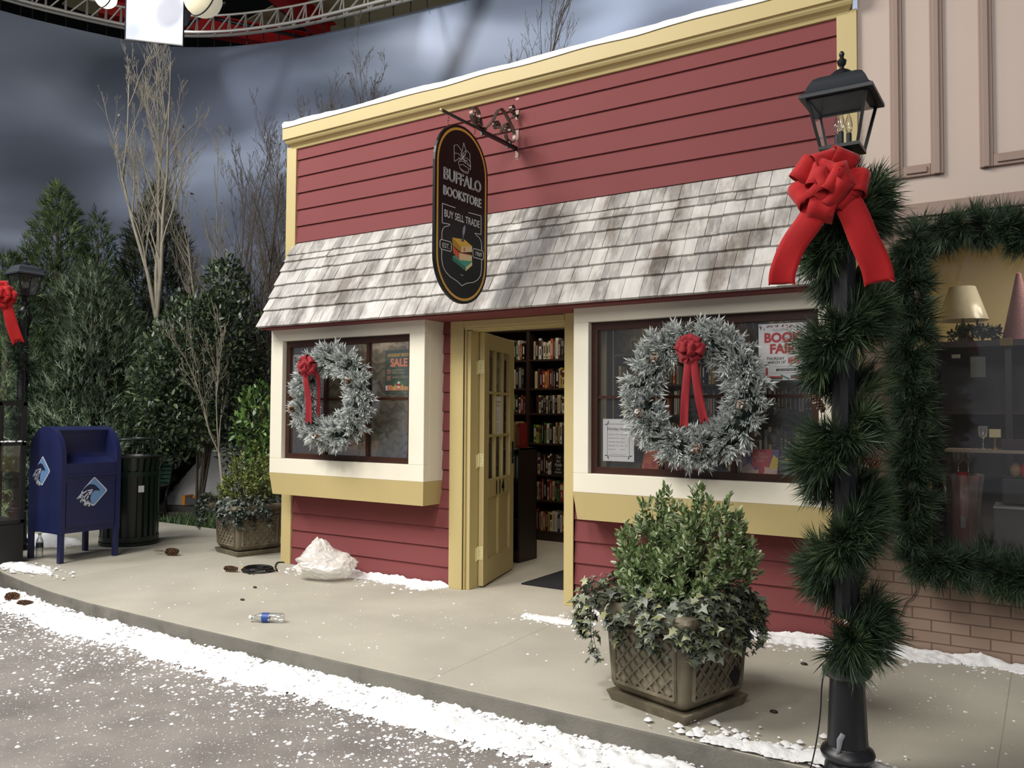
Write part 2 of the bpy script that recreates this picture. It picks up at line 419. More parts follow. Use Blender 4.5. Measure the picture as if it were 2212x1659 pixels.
# ---------------------------------------------------------------- awning of shingles
def awning():
    x0, x1 = .09, 5.05; T = V((0, -.005, 3.04)); E = V((0, -.42, 2.195))
    root = thing('awning', 'sloping grey weathered shingle awning dusted with snow over the shop front', 'awning', kind='structure')
    b = MB()   # solid wedge behind the shingles
    b.hexa([(x0, 0, 2.2), (x1, 0, 2.2), (x1, 0, 3.03), (x0, 0, 3.03)], [(x0, -.40, 2.2), (x1, -.40, 2.2), (x1, -.01, 3.0), (x0, -.01, 3.0)])
    b.build('core', SHELF, root)
    b = MB(); b.box(x0+.005, x1, -.40, -.005, 2.183, 2.2); b.build('soffit', RED, root)
    rnd = random.Random(11)
    fr = [0, .157, .235, .356, .520, .671, .815, 1.0]
    d = (E-T); L = d.length; dn = d.normalized(); nn = V((0, dn.z, -dn.y)).normalized()
    if nn.y > 0: nn = -nn
    b = MB()
    for k in range(7):
        a, c = fr[k]*L, fr[k+1]*L; x = x0
        top = a-.03 if k else a
        while x < x1-.001:
            wd = rnd.uniform(.085, .15); xe = min(x+wd, x1)
            if x1-xe < .04: xe = x1
            e = c+rnd.uniform(-.003, .006); th = rnd.uniform(.012, .017); g = .0018
            g_ = rnd.uniform(.34, .66); b.col = (g_, g_*.965, g_*.93)
            P0 = T+dn*top; P1 = T+dn*e
            if k == 6: P1 = T+dn*(c+.004)
            lo = [P0+nn*.001, P0+nn*.004, P1+nn*(th+.012), P1+nn*(.004)]
            q = [V((x+g, 0, 0)), V((xe-g, 0, 0))]
            b.hexa([lo[0]+q[0], lo[0]+q[1], lo[3]+q[1], lo[3]+q[0]], [lo[1]+q[0], lo[1]+q[1], lo[2]+q[1], lo[2]+q[0]])
            x = xe
    m = mat('weathered_shingle', '#7d7771', .42, var=.25, scale=14, col2='#d2cfc9', thr=(.46, .70), attr='col', bump=.3, bscale=30, stretch=(2.0, .55, .55), spec=.5, detail=8)
    # dark damp patches
    nt = m.node_tree; N = nt.nodes; L_ = nt.links; bs = N['Principled BSDF']; src = bs.inputs['Base Color'].links[0].from_socket
    tc = N.new('ShaderNodeTexCoord'); mp = N.new('ShaderNodeMapping'); mp.inputs['Rotation'].default_value = (0, .25, 0); mp.inputs['Scale'].default_value = (3.4, .8, 1.5)
    n = N.new('ShaderNodeTexNoise'); n.inputs['Scale'].default_value = 1.3; n.inputs['Detail'].default_value = 7; n.inputs['Roughness'].default_value = .65
    L_.new(tc.outputs['Object'], mp.inputs[0]); L_.new(mp.outputs[0], n.inputs[0])
    r = N.new('ShaderNodeMapRange'); r.inputs[1].default_value = .47; r.inputs[2].default_value = .64; L_.new(n.outputs[0], r.inputs[0])
    mx = N.new('ShaderNodeMix'); mx.data_type = 'RGBA'; mx.blend_type = 'MULTIPLY'; mx.inputs[7].default_value = (.40, .36, .33, 1)
    L_.new(r.outputs[0], mx.inputs[0]); L_.new(src, mx.inputs[6]); L_.new(mx.outputs[2], bs.inputs['Base Color'])
    b.build('shingles', m, root, attr=True)
awning()

# ---------------------------------------------------------------- bay windows
def bay(n, x0, x1, ox0, ox1, vert, label):
    z0, z1, oz0, oz1, yf = .87, 2.19, 1.005, 2.08, -.26
    root = thing(f'window_{n}', label, 'window', kind='structure')
    b = MB()
    b.box(x0, x1, yf, -.19, z0, oz0); b.box(x0, x1, yf, -.19, oz1, z1)
    b.box(x0, ox0, yf, -.19, oz0, oz1); b.box(ox1, x1, yf, -.19, oz0, oz1)
    b.box(x0, x0+.05, -.19, 0, z0, z1); b.box(x1-.05, x1, -.19, 0, z0, z1)
    b.build('surround', CREAM, root, bevel=.004)
    b = MB(); i = .022
    b.hexa([(x0+i, -.235, .675), (x1-i, -.235, .675), (x1-i, 0, .675), (x0+i, 0, .675)], [(x0, yf, z0), (x1, yf, z0), (x1, 0, z0), (x0, 0, z0)])
    b.build('apron', MUST, root)
    b = MB(); b.box(ox0, ox1, -.19, .30, .985, 1.005); b.build('display_ledge', CREAM, root)
    yb, ye = -.212, -.172; fw = .048
    b = MB()
    b.box(ox0, ox1, yb, ye, oz0, oz0+fw); b.box(ox0, ox1, yb, ye, oz1-fw-.01, oz1)
    b.box(ox0, ox0+fw, yb, ye, oz0+fw, oz1-fw-.01); b.box(ox1-fw, ox1, yb, ye, oz0+fw, oz1-fw-.01)
    b.build('sash_frame', WOOD, root)
    b = MB()
    for x in vert: b.box(x-.016, x+.016, yb+.006, ye, oz0+fw, oz1-fw)
    b.box(ox0+fw, ox1-fw, yb+.008, ye, 1.535, 1.556)
    b.build('muntins', WOOD, root)
    b = MB(); b.box(ox0+.02, ox1-.02, -.190, -.186, oz0+.02, oz1-.02)
    b.build('glass_panes', GLASS, root)
    return root
bay(1, .09, 1.915, .245, 1.755, (.74, 1.25), 'left bay window left of the door, cream surround and dark wood sash')
bay(2, 3.285, 5.05, 3.405, 4.975, (3.93, 4.43), 'right bay window, cream surround and dark wood sash beside the lamp post')

# ---------------------------------------------------------------- door casing, jambs and interior shell
b = MB()
for (x0, x1) in ((2.0, 2.14), (3.08, 3.165)):
    for k, (i0, d) in enumerate(((0, .03), (.018, .038), (.05, .032), (.10, .026))):
        if x0 > 3: 
            if i0 < .08: b.box(x0+i0*.5, x1, -d, .02, 0, 2.2)
        else: b.box(x0+i0, x1, -d, .02, 0, 2.2-i0)
b.box(2.14, 3.08, -.026, .02, 2.11, 2.198); b.box(2.14, 3.08, -.036, -.026, 2.13, 2.18)
b.box(2.155, 2.19, -.001, .14, 0, 2.10); b.box(2.12, 2.155, -.019, .139, 0, 2.12)
b.box(3.085, 3.165, .021, .14, 0, 2.199); b.box(2.155, 3.085, .02, .14, 2.10, 2.199)
struct(b.build('trim_4', MUST, bevel=.003), 'mustard moulded casing and jambs around the shop doorway', 'trim')

def damask():
    m = mat('damask_wallpaper', '#a39c88', .7)
    nt = m.node_tree; N = nt.nodes; L = nt.links; bs = N['Principled BSDF']
    tc = N.new('ShaderNodeTexCoord'); mp = N.new('ShaderNodeMapping'); mp.inputs['Scale'].default_value = (7, 7, 5)
    L.new(tc.outputs['Object'], mp.inputs[0])
    v = N.new('ShaderNodeTexVoronoi'); v.inputs['Scale'].default_value = 1.6; v.inputs['Randomness'].default_value = .6; v.feature = 'SMOOTH_F1'
    n = N.new('ShaderNodeTexNoise'); n.inputs['Scale'].default_value = 9; n.inputs['Detail'].default_value = 2
    wv = N.new('ShaderNodeTexWave'); wv.wave_type = 'RINGS'; wv.inputs['Scale'].default_value = .6; wv.inputs['Distortion'].default_value = 9; wv.inputs['Detail'].default_value = 3; wv.inputs['Detail Scale'].default_value = 2.5
    for t in (v, n, wv): L.new(mp.outputs[0], t.inputs['Vector'])
    a = N.new('ShaderNodeMath'); a.operation = 'ADD'; L.new(v.outputs['Distance'], a.inputs[0]); L.new(wv.outputs['Fac'], a.inputs[1])
    r = N.new('ShaderNodeMapRange'); r.inputs[1].default_value = .75; r.inputs[2].default_value = .95; L.new(a.outputs[0], r.inputs[0])
    mx = N.new('ShaderNodeMix'); mx.data_type = 'RGBA'; mx.inputs[6].default_value = (*lin('#a59e8c'), 1); mx.inputs[7].default_value = (*lin('#756d5c'), 1)
    L.new(r.outputs[0], mx.inputs[0]); L.new(mx.outputs[2], bs.inputs['Base Color'])
    return m
DAM = damask(); BEIGE = mat('beige_wall', '#b3a475', .6, var=.05)
b = MB(); b.box(.10, 5.1, 3.05, 3.15, 0, 3.0)
struct(b.build('wall_back', DAM), 'patterned damask wallpaper on the back wall inside the bookstore', 'wall')
b = MB(); b.box(.10, 5.1, .1, 3.15, 2.9, 3.0)
struct(b.build('ceiling', mat('inner_ceiling', '#8a8474', .8)), 'ceiling inside the bookstore', 'ceiling')
b = MB(); b.box(5.08, 5.16, .14, 3.15, 0, 2.95)
struct(b.build('wall_right', BEIGE), 'beige inner wall at the right end of the bookstore', 'wall')
b = MB(); b.box(.105, 1.95, .30, .33, .5, 2.6)
struct(b.build('wall_display', DAM), 'damask papered partition behind the left window display', 'wall')
b = MB(); b.box(.105, .15, -.02, .30, .9, 2.3); b.box(.15, 1.8, .1, .30, .9, 1.0)
struct(b.build('trim_5', BEIGE), 'beige reveal beside the left window display', 'trim')
b = MB(); b.box(3.385, 3.42, -.02, .12, .95, 2.2); b.box(3.16, 3.385, .10, .13, .0, 2.6)
struct(b.build('trim_6', BEIGE), 'beige reveal beside the right window', 'trim')

# ---------------------------------------------------------------- neighbouring pink facade
PINK = mat('pink_panel_paint', '#bfae a4'.replace(' ', ''), .55, var=.04, scale=3)
PINKD = mat('taupe_trim_paint', '#937c71', .5, var=.05, scale=3)
def brick_mat():
    m = mat('painted_brick', '#927a6b', .7, bump=.2, bscale=60)
    nt = m.node_tree; N = nt.nodes; L = nt.links; bs = N['Principled BSDF']
    tc = N.new('ShaderNodeTexCoord'); mp = N.new('ShaderNodeMapping'); mp.inputs['Rotation'].default_value = (math.pi/2, 0, 0)
    L.new(tc.outputs['Object'], mp.inputs[0])
    br = N.new('ShaderNodeTexBrick'); br.inputs['Scale'].default_value = 1; br.inputs['Brick Width'].default_value = .205; br.inputs['Row Height'].default_value = .0675
    br.inputs['Mortar Size'].default_value = .004; br.inputs['Mortar Smooth'].default_value = .4
    br.inputs['Color1'].default_value = (*lin('#9c8576'), 1); br.inputs['Color2'].default_value = (*lin('#927a6b'), 1); br.inputs['Mortar'].default_value = (*lin('#6f594c'), 1)
    L.new(mp.outputs[0], br.inputs['Vector']); L.new(br.outputs['Color'], bs.inputs['Base Color'])
    bp_ = N.new('ShaderNodeBump'); bp_.inputs['Strength'].default_value = .8; bp_.inputs['Distance'].default_value = .01; bp_.invert = True
    L.new(br.outputs['Fac'], bp_.inputs['Height']); L.new(bp_.outputs[0], bs.inputs['Normal'])
    return m
BRICK = brick_mat()
b = MB(); b.box(5.17, 5.36, .10, .2, 0, 2.62); b.box(5.36, 9, .10, .2, 0, .50)
struct(b.build('wall_neighbour', BRICK), 'painted brown brick wall and pier of the neighbouring shop', 'wall')
b = MB(); b.box(5.17, 9, .0, .12, 2.65, 4.6)
struct(b.build('wall_upper', PINK), 'pale pink panelled upper wall of the neighbouring shop', 'wall')
b = MB()
b.box(5.17, 9, -.03, .0, 2.62, 2.70); b.box(5.17, 9, -.012, .12, 2.60, 2.65)
def molding(x0, x1, z0, z1, w=.07):
    for (a, c, d_, e) in ((x0, x0+w, z0, z1), (x1-w, x1, z0, z1), (x0+w, x1-w, z0, z0+w), (x0+w, x1-w, z1-w, z1)):
        b.box(a, c, -.022, 0, d_, e)
        b.box(a+.018, c-.018 if c-a > .04 else c, -.034, 0, d_+(.018 if e-d_ < .1 else 0), e-(.018 if e-d_ < .1 else 0))
molding(5.355, 5.645, 2.865, 5.0); molding(5.83, 6.9, 2.865, 5.0)
struct(b.build('trim_7', PINKD, bevel=.004), 'taupe panel mouldings and ledge on the pink upper wall', 'trim')
rt = thing('window_3', 'neighbouring shop window framed by the green garland', 'window', kind='structure')
b = MB()
b.box(5.36, 5.42, .05, .14, .50, 2.6); b.box(5.36, 9, .04, .16, 2.50, 2.62); b.box(5.36, 9, .03, .18, .50, .545)
b.box(5.36, 9, .0, .10, 2.55, 2.60)
b.build('frame', PINKD, rt, bevel=.004)
b = MB(); b.box(5.42, 9, .10, .105, .54, 2.5); b.build('glass_pane', glass_mat('dusty_glass', refl=.035, haze=.012), rt)
CREAMW = mat('yellow_plaster', '#cbb98a', .7)
b = MB(); b.box(5.17, 9, 2.3, 2.4, 0, 3.0)
struct(b.build('wall_rear', CREAMW), 'yellow plaster wall inside the neighbouring shop', 'wall')
b = MB(); b.box(5.17, 5.22, .2, 2.3, 0, 3.0)
struct(b.build('wall_side', BEIGE), 'beige side wall inside the neighbouring shop', 'wall')
b = MB(); b.box(5.17, 9, .12, 2.4, 2.9, 3.0)
struct(b.build('ceiling_neighbour', mat('inner_ceiling_b', '#b7ac8f', .8)), 'ceiling inside the neighbouring shop', 'ceiling')
# ---------------------------------------------------------------- door
def make_door():
    hp = V((2.198, .115, .012)); D = V((-.28, .96, 0)).normalized(); Nn = V((D.y, -D.x, 0)); Z = V((0, 0, 1))
    root = thing('door_1', 'open mustard shop door with nine lites and the number 114', 'door', hp, kind='structure')
    root.location = (0, 0, 0)
    W, H, T = .86, 2.085, .042
    def bx(b, u0, u1, z0, z1, n0, n1):
        p = lambda u, z, n: hp+D*u+Z*z+Nn*n
        b.hexa([p(u0, z0, n0), p(u1, z0, n0), p(u1, z0, n1), p(u0, z0, n1)], [p(u0, z1, n0), p(u1, z1, n0), p(u1, z1, n1), p(u0, z1, n1)])
    b = MB(); l0, l1 = .125, .735
    bx(b, 0, l0, 0, H, 0, T); bx(b, l1, W, 0, H, 0, T)
    bx(b, l0, l1, 1.955, H, 0, T); bx(b, l0, l1, .71, .86, 0, T); bx(b, l0, l1, 0, .20, 0, T)
    bx(b, .40, .46, .20, .71, 0, T)
    bx(b, l0, .40, .20, .71, .012, .028); bx(b, .46, l1, .20, .71, .012, .028)
    for u in (l0+.203, l0+.407): bx(b, u-.011, u+.011, .86, 1.955, .004, T-.004)
    for z in (1.225, 1.59): bx(b, l0, l1, z-.011, z+.011, .004, T-.004)
    # beads round the lites and panels
    for (u0, u1, z0, z1) in ((l0, .40, .20, .71), (.46, l1, .20, .71)):
        for q in ((u0, u0+.012, z0, z1), (u1-.012, u1, z0, z1), (u0, u1, z0, z0+.012), (u0, u1, z1-.012, z1)): bx(b, *q, .02, .036)
    b.build('door_leaf', MUST, root, bevel=.0025)
    b = MB(); bx(b, l0, l1, .86, 1.955, .019, .022)
    b.build('glass_panes', GLASS, root)
    b = MB(); q = lambda u, z, n: hp+D*u+Z*z+Nn*n
    nn_ = 60; us = [l0+.005+(l1-l0-.01)*i/nn_ for i in range(nn_+1)]
    b.add([q(u, z, -.012+.006*math.sin(i*1.35)) for z in (.80, 1.99) for i, u in enumerate(us)], [(i, i+1, nn_+2+i, nn_+1+i) for i in range(nn_)])
    cu = b.build('curtain', mat('beige_curtain', '#d2c699', .9), root, smooth='all'); sd = cu.modifiers.new('s', 'SOLIDIFY'); sd.thickness = .001
    br = mat('brass_hinge', '#e0d6a0', .4)
    for z in (.27, 1.03, 1.80):
        b = MB(); zz = z-.055
        p = lambda u, z_, n: hp+D*u+Z*z_+Nn*n
        # leaf on the hinge stile edge, knuckle, and leaf on the jamb
        b.hexa([p(-.003, zz, .004), p(-.0, zz, .004), p(-.0, zz, .040), p(-.003, zz, .040)], [p(-.003, zz+.11, .004), p(-.0, zz+.11, .004), p(-.0, zz+.11, .040), p(-.003, zz+.11, .040)])
        b.tube([p(-.008, zz, -.002), p(-.008, zz+.11, -.002)], .0065, 10)
        b.hexa([V((2.19, .085, zz)), V((2.194, .085, zz)), V((2.194, .115, zz)), V((2.19, .115, zz))], [V((2.19, .085, zz+.11)), V((2.194, .085, zz+.11)), V((2.194, .115, zz+.11)), V((2.19, .115, zz+.11))])
        h = b.build('hinge', br, root, smooth=True)
        b = MB()
        for q in (.015, .042, .068, .095): b.sphere(p(-.004, zz+q, .015+.012*((q*100) % 2 > 1)), .0028, 6, 4)
        b.build('screw', BLACK, h)
    b = MB(); p = lambda u, z_, n: hp+D*u+Z*z_+Nn*n
    bx(b, .79, .83, .96, 1.16, T, T+.006)
    b.tube([p(.81, 1.09, T), p(.81, 1.09, T+.055)], .009, 10); b.tube([p(.81, 1.09, T+.05), p(.72, 1.09, T+.052)], .009, 10)
    b.sphere(p(.81, 1.0, T+.012), .016, 10, 6)
    b.build('handle', BLACK, root, smooth=True)
    b = MB(); F = frame(p(0, 0, T), D, Z)
    F = (F[0], D, Z, Nn)
    b.text('114', .165, F, .43, .725, xs=1.0, off=.004, sp=1.12, bold=.018); b.build('house_number', BLACK, root)
    # notice taped inside the middle lite
    Fp = (p(0, 0, .024), D, Z, Nn)
    b = MB(); b.prism([(.345, 1.215), (.515, 1.215), (.515, 1.565), (.345, 1.565)], Fp, .001)
    n = b.build('notice', PAPER); tag(n, 'small white notice with red heading taped in the open door glass', 'notice')
    b = MB(); b.text('ATTENTION', .026, Fp, .43, 1.505, off=.0016); b.text('NOTICE', .026, Fp, .43, 1.475, off=.0016); b.build('heading', mat('red_print', '#b0383a'), n)
    b = MB()
    for k in range(12):
        if k != 6: b.prism([(.365, 1.435-k*.016), (.365+.13-.02*(k % 3), 1.435-k*.016), (.365+.13-.02*(k % 3), 1.437-k*.016), (.365, 1.437-k*.016)], (Fp[0]+Nn*.0012, D, Z, Nn), .0003)
    b.build('printed_lines', mat('grey_print', '#8b8b8f'), n)
make_door()

# door mat inside
b = MB(); b.box(2.42, 3.02, .42, 1.16, 0, .012)
o = b.build('door_mat', mat('black_mat', '#1d1e22', .95, bump=.6, bscale=300), bevel=.004); tag(o, 'black rubber door mat lying just inside the doorway', 'mat')

# ---------------------------------------------------------------- bookcases and books
def bookcase(name, label, x0, x1, y0, y1, z1, shelves, divs=(), group=None):
    r = thing(name, label, 'bookcase', ((x0+x1)/2, (y0+y1)/2, 0), group=group); o = r.location
    def B(n, *q):
        for s in q: b.box(*s)
    t = .022
    for x in (x0, x1-t):
        b = MB(); b.box(x-o.x, x+t-o.x, y0-o.y, y1-o.y, 0, z1); b.build('side_panel', SHELF, r, bevel=.002)
    for x in divs:
        b = MB(); b.box(x-t*.9-o.x, x+t*.9-o.x, y0-o.y, y1-.01-o.y, 0, z1); b.build('divider', SHELF, r, bevel=.002)
    b = MB(); b.box(x0-o.x, x1-o.x, y1-.012-o.y, y1-o.y, 0, z1); b.build('back_panel', SHELF, r)
    b = MB(); b.box(x0-o.x, x1-o.x, y0-.006-o.y, y1-o.y, z1-t, z1); b.build('top_panel', SHELF, r, bevel=.002)
    b = MB(); b.box(x0+t-o.x, x1-t-o.x, y0+.01-o.y, y0+.03-o.y, 0, .09); b.build('plinth', SHELF, r)
    for z in shelves:
        b = MB(); b.box(x0+t-o.x, x1-t-o.x, y0+.004-o.y, y1-.012-o.y, z-t, z); b.build('shelf', SHELF, r, bevel=.002)
    return r
SP = {'white': '#bdb9b0', 'cream': '#b3a582', 'black': '#141414', 'navy': '#1b2034', 'red': '#852422', 'maroon': '#43201f', 'orange': '#9c5228', 'green': '#34642f',
      'teal': '#3c6a72', 'light blue': '#738d98', 'grey': '#605f5c', 'brown': '#46342a', 'yellow': '#a88c38', 'dark green': '#26392b'}
SPM = {k: mat('spine_'+k.replace(' ', '_'), v, .45) for k, v in SP.items()}
PAGES = mat('book_pages', '#d5ccb4', .8)
protos = {}
ORD = ['first', 'second', 'third', 'fourth', 'fifth', 'sixth', 'seventh', 'eighth', 'ninth', 'tenth', 'eleventh', 'twelfth', 'thirteenth', 'fourteenth', 'fifteenth', 'sixteenth', 'seventeenth', 'eighteenth', 'nineteenth', 'twentieth', 'twenty-first', 'twenty-second', 'twenty-third', 'twenty-fourth', 'twenty-fifth', 'twenty-sixth', 'twenty-seventh', 'twenty-eighth', 'twenty-ninth', 'thirtieth']
def book_proto(col, kind):
    """unit book 1 thick x 1 deep x 1 tall, spine on -Y; cover wraps a recessed page block"""
    b = MB()
    b.box(0, .12, 0, 1, 0, 1); b.box(.88, 1, 0, 1, 0, 1); b.box(0, 1, 0, .05, 0, 1)
    alt = {'white': 'black', 'cream': 'maroon', 'light blue': 'white', 'yellow': 'black', 'grey': 'white'}.get(col, 'white')
    if kind == 1: alt2 = 'maroon' if col not in ('red', 'maroon', 'orange') else 'cream'
    else: alt2 = alt
    b.cur = 1; b.box(.13, .87, .05, .97, .03, .97)
    b.cur = 2
    if kind == 0: b.box(.28, .72, -.006, .01, .35, .80); b.box(.3, .7, -.006, .01, .08, .16)
    elif kind == 1: b.box(.0, 1.0, -.006, .01, .62, .9); b.box(.35, .65, -.008, .01, .2, .5)
    elif kind == 2:
        for q in range(9): b.box(.25, .75, -.006, .01, .2+q*.065, .235+q*.065)
    else: b.box(.42, .58, -.006, .01, .1, .85)
    o = b.build('book', [SPM[col], PAGES, SPM[alt2 if kind != 1 else 'grey' if col == 'black' else alt2]])
    return o
def place_book(col, kind, x, y, z, th, dp, h, lean, label, group):
    k = (col, kind)
    if k not in protos: protos[k] = book_proto(col, kind); o = protos[k]
    else: o = protos[k].copy(); COL.objects.link(o)
    o.location = (x, y, z); o.scale = (th, dp, h); o.rotation_euler = (0, lean, 0)
    tag(o, label, 'book', group); return o
def fill(x0, x1, y, z, hmax, seed, where, group, dens=1.0, cols=None, first=0, hmin=.17):
    rnd = random.Random(seed); x = x0; i = 0
    cols = cols or ['white', 'black', 'black', 'red', 'maroon', 'navy', 'cream', 'grey', 'brown', 'orange', 'teal', 'dark green', 'white', 'light blue', 'yellow', 'black']
    pc = None
    while x < x1-.03 and i < 29:
        th = rnd.uniform(.022, .042); h = rnd.uniform(max(hmin, hmax*.72), hmax); c = rnd.choice(cols)
        if c == pc: c = rnd.choice(cols)
        pc = c
        if x+th > x1: break
        if rnd.random() > dens: x += th*1.5; continue
        place_book(c, rnd.choice((0, 1, 2, 3)), x, y+rnd.uniform(0, .012), z+.0005, th-.001, .15, h, 0, f'{c} book, {ORD[i]} from left, {where}', group)
        x += th; i += 1
    return i
LV = [2.05, 1.72, 1.435, 1.095, .745, .455, .11]
bookcase('tall_bookcase', 'tall dark bookcase of two bays facing the open doorway', .44, 2.10, 2.60, 2.90, 2.40, LV, (1.115,))
NM = ['top shelf', 'second shelf', 'third shelf', 'fourth shelf', 'fifth shelf', 'sixth shelf', 'lowest shelf']
PAL = [['red', 'black', 'cream', 'white', 'maroon', 'black', 'white', 'black', 'orange'], ['black', 'light blue', 'black', 'teal', 'brown', 'maroon', 'red', 'teal', 'cream', 'yellow'],
       ['cream', 'cream', 'navy', 'black', 'navy', 'black', 'black', 'white'], ['navy', 'yellow', 'grey', 'green', 'white', 'orange', 'brown', 'white', 'black', 'black'],
       ['black', 'white', 'cream', 'grey', 'black', 'black', 'maroon', 'white'], ['green', 'cream', 'black', 'white', 'maroon', 'grey', 'red', 'black'],
       ['orange', 'orange', 'yellow', 'red', 'orange', 'cream', 'brown', 'black', 'white', 'navy']]
for k, z in enumerate(LV):
    hm = [.245, .25, .23, .25, .25, .245, .255][k]
    fill(1.185+.02*(k % 3), 1.70, 2.615, z, hm, 100+k, f'{NM[k]}, right bay of tall bookcase', f'books in the right bay of the tall bookcase, {NM[k]}', cols=PAL[k])
    if k < 4: fill(.74 if k == 0 else .80, 1.085, 2.615, z, hm, 200+k, f'{NM[k]}, left bay of tall bookcase', f'books in the left bay of the tall bookcase, {NM[k]}', cols=PAL[(k+3) % 7])
    if k < 4: fill(.52, .60, 2.615, z, hm, 250+k, f'{NM[k]}, seen through gap by hinges', f'books seen through the gap by the hinges, {NM[k]}')
# face-out cover on the fifth shelf
b = MB(); b.box(1.44, 1.60, 2.606, 2.612, .748, .985)
o = b.build('book', SPM['black']); tag(o, 'black book shown face out with flowing white script, beside spines on the fifth shelf', 'book')
b = MB(); Fb = (V((0, 2.606, 0)), V((1, 0, 0)), V((0, 0, 1)), V((0, -1, 0)))
for t, z in (('The', .93), ('Art', .885), ('Fiddle', .84), ('Chad', .80), ('Harbach', .765)): b.text(t, .05 if z > .82 else .034, Fb, 1.52, z, xs=.8, off=.001, shear=.35)
b.build('title', SPM['white'], o)

bookcase('low_bookcase', 'low dark bookcase standing just inside, beyond the open door', .95, 1.875, 1.25, 1.57, 1.095, (.80, .42, .11))
fill(1.50, 1.85, 1.262, .80, .25, 301, 'upper shelf of low bookcase', 'books on the upper shelf of the low bookcase', cols=['teal', 'dark green', 'grey', 'light blue', 'maroon', 'red'])
for i, (x, th, h, c, d) in enumerate(((1.60, .03, .26, 'maroon', .16), (1.635, .025, .25, 'red', .16), (1.665, .13, .255, 'cream', .14), (1.802, .018, .23, 'orange', .14), (1.823, .015, .24, 'red', .14))):
    place_book(c, 3, x, 1.30, 1.096, th, d, h, 0, f"{['thin maroon', 'narrow red', 'very thick cream', 'slim orange', 'last slim red'][i]} book standing on top of the low bookcase", 'books standing on the low bookcase')
LR = [1.74, 1.43, 1.10, .76, .42, .10]
bookcase('wide_bookcase', 'wide dark bookcase at the back, seen through the right window', 2.19, 4.95, 2.62, 2.92, 2.07, LR, (3.1, 4.02))
for k, z in enumerate(LR[:3]):
    for j, (a, c) in enumerate(((2.25, 2.95), (3.15, 3.62))):
        fill(a, c, 2.635, z, .26, 400+k*5+j, f"{['top', 'middle', 'lower'][k]} shelf, {['left', 'centre', 'right'][j]} bay of wide bookcase", f"books behind the right window, {['top', 'middle', 'lower'][k]} shelf, {['left', 'centre', 'right'][j]} bay", dens=.8,
             cols=['white', 'cream', 'grey', 'maroon', 'brown', 'black', 'orange', 'navy', 'yellow'])
# nearer display unit on the right
bookcase('display_shelf', 'dark display shelf unit close behind the right window pane', 4.12, 5.06, .42, .66, 1.86, (1.70, 1.45, 1.02), ())
for i, (x, c, l) in enumerate(((4.20, 'white', .16), (4.27, 'cream', .18), (4.34, 'orange', .2), (4.40, 'grey', .22), (4.46, 'light blue', .24))):
    place_book(c, 3, x, .43, 1.865, .035, .16, .27, -l, f'{c} book leaning left on top of the display shelf', 'leaning books on top of the display shelf')
fill(4.16, 5.0, .43, 1.4505, .2, 450, 'upper row of display shelf', 'books on the upper row of the display shelf', cols=['maroon', 'black', 'brown', 'white', 'black'])
fill(4.16, 4.8, .43, 1.02, .33, 451, 'lower row of display shelf', 'books on the lower row of the display shelf', cols=['brown', 'cream', 'black', 'grey', 'brown'], hmin=.28)
# greenery swag on top of tall bookcase
def swag(name, P, rad, n, cs, m, seed, ln=.06):
    rng = np.random.default_rng(seed); P = np.array(P, float); seg = rng.integers(0, len(P)-1, n); t = rng.random((n, 1))
    base = P[seg]*(1-t)+P[seg+1]*t; D = nrm(rng.normal(size=(n, 3))); X, Y, Z = axes(D, rng)
    return scatter_mesh(name, *LEAF, base+D*rad*rng.random((n, 1))*.6, X, Y, Z, ln*(.6+.6*rng.random(n)), shade_cols(rng, n, cs), m)
LEAFM = mat('leaf_glossy', '#ffffff', .38, attr='col', spec=.6)
NEEDLE = mat('needle_green', '#ffffff', .5, attr='col', spec=.4)
o = swag('greenery_swag', [(.5, 2.72, 2.47), (1.3, 2.70, 2.475), (2.1, 2.72, 2.47)], .07, 900, ['#2f4a2b', '#243a22', '#4a6b3d'], LEAFM, 5)
tag(o, 'green leafy garland lying on top of the tall bookcase', 'garland')

# ---------------------------------------------------------------- flat prints: posters
def sheet(name, label, cat, x0, x1, z0, z1, m, y=-.1845, t=.001):
    F = (V((x0, y, z0)), V((1, 0, 0)), V((0, 0, 1)), V((0, -1, 0)))
    b = MB(); b.prism([(0, 0), (x1-x0, 0), (x1-x0, z1-z0), (0, z1-z0)], F, t)
    o = b.build(name, m); tag(o, label, cat)
    return o, (F[0]+V((0, -t, 0)), F[1], F[2], F[3]), x1-x0, z1-z0
PR = {k: mat('print_'+k, c, .6) for k, c in dict(red='#b8323a', black='#1b1b1d', gold='#d9b45a', coral='#dd8a6a', green='#23523a', teal='#3f8a80', blue='#3b6ea5', white='#e8e6e0', grey='#8f8f92', navy='#232a4e',
     orange='#d2652f', purple='#5d4a80', yellow='#d9b93c', khaki='#a8a27a', pinkish='#d9b7a8', dkgrey='#55565a', brownp='#6b4a34').items()}
def rect(b, F, x0, y0, x1, y1, t=.0004): b.prism([(x0, y0), (x1, y0), (x1, y1), (x0, y1)], F, t)
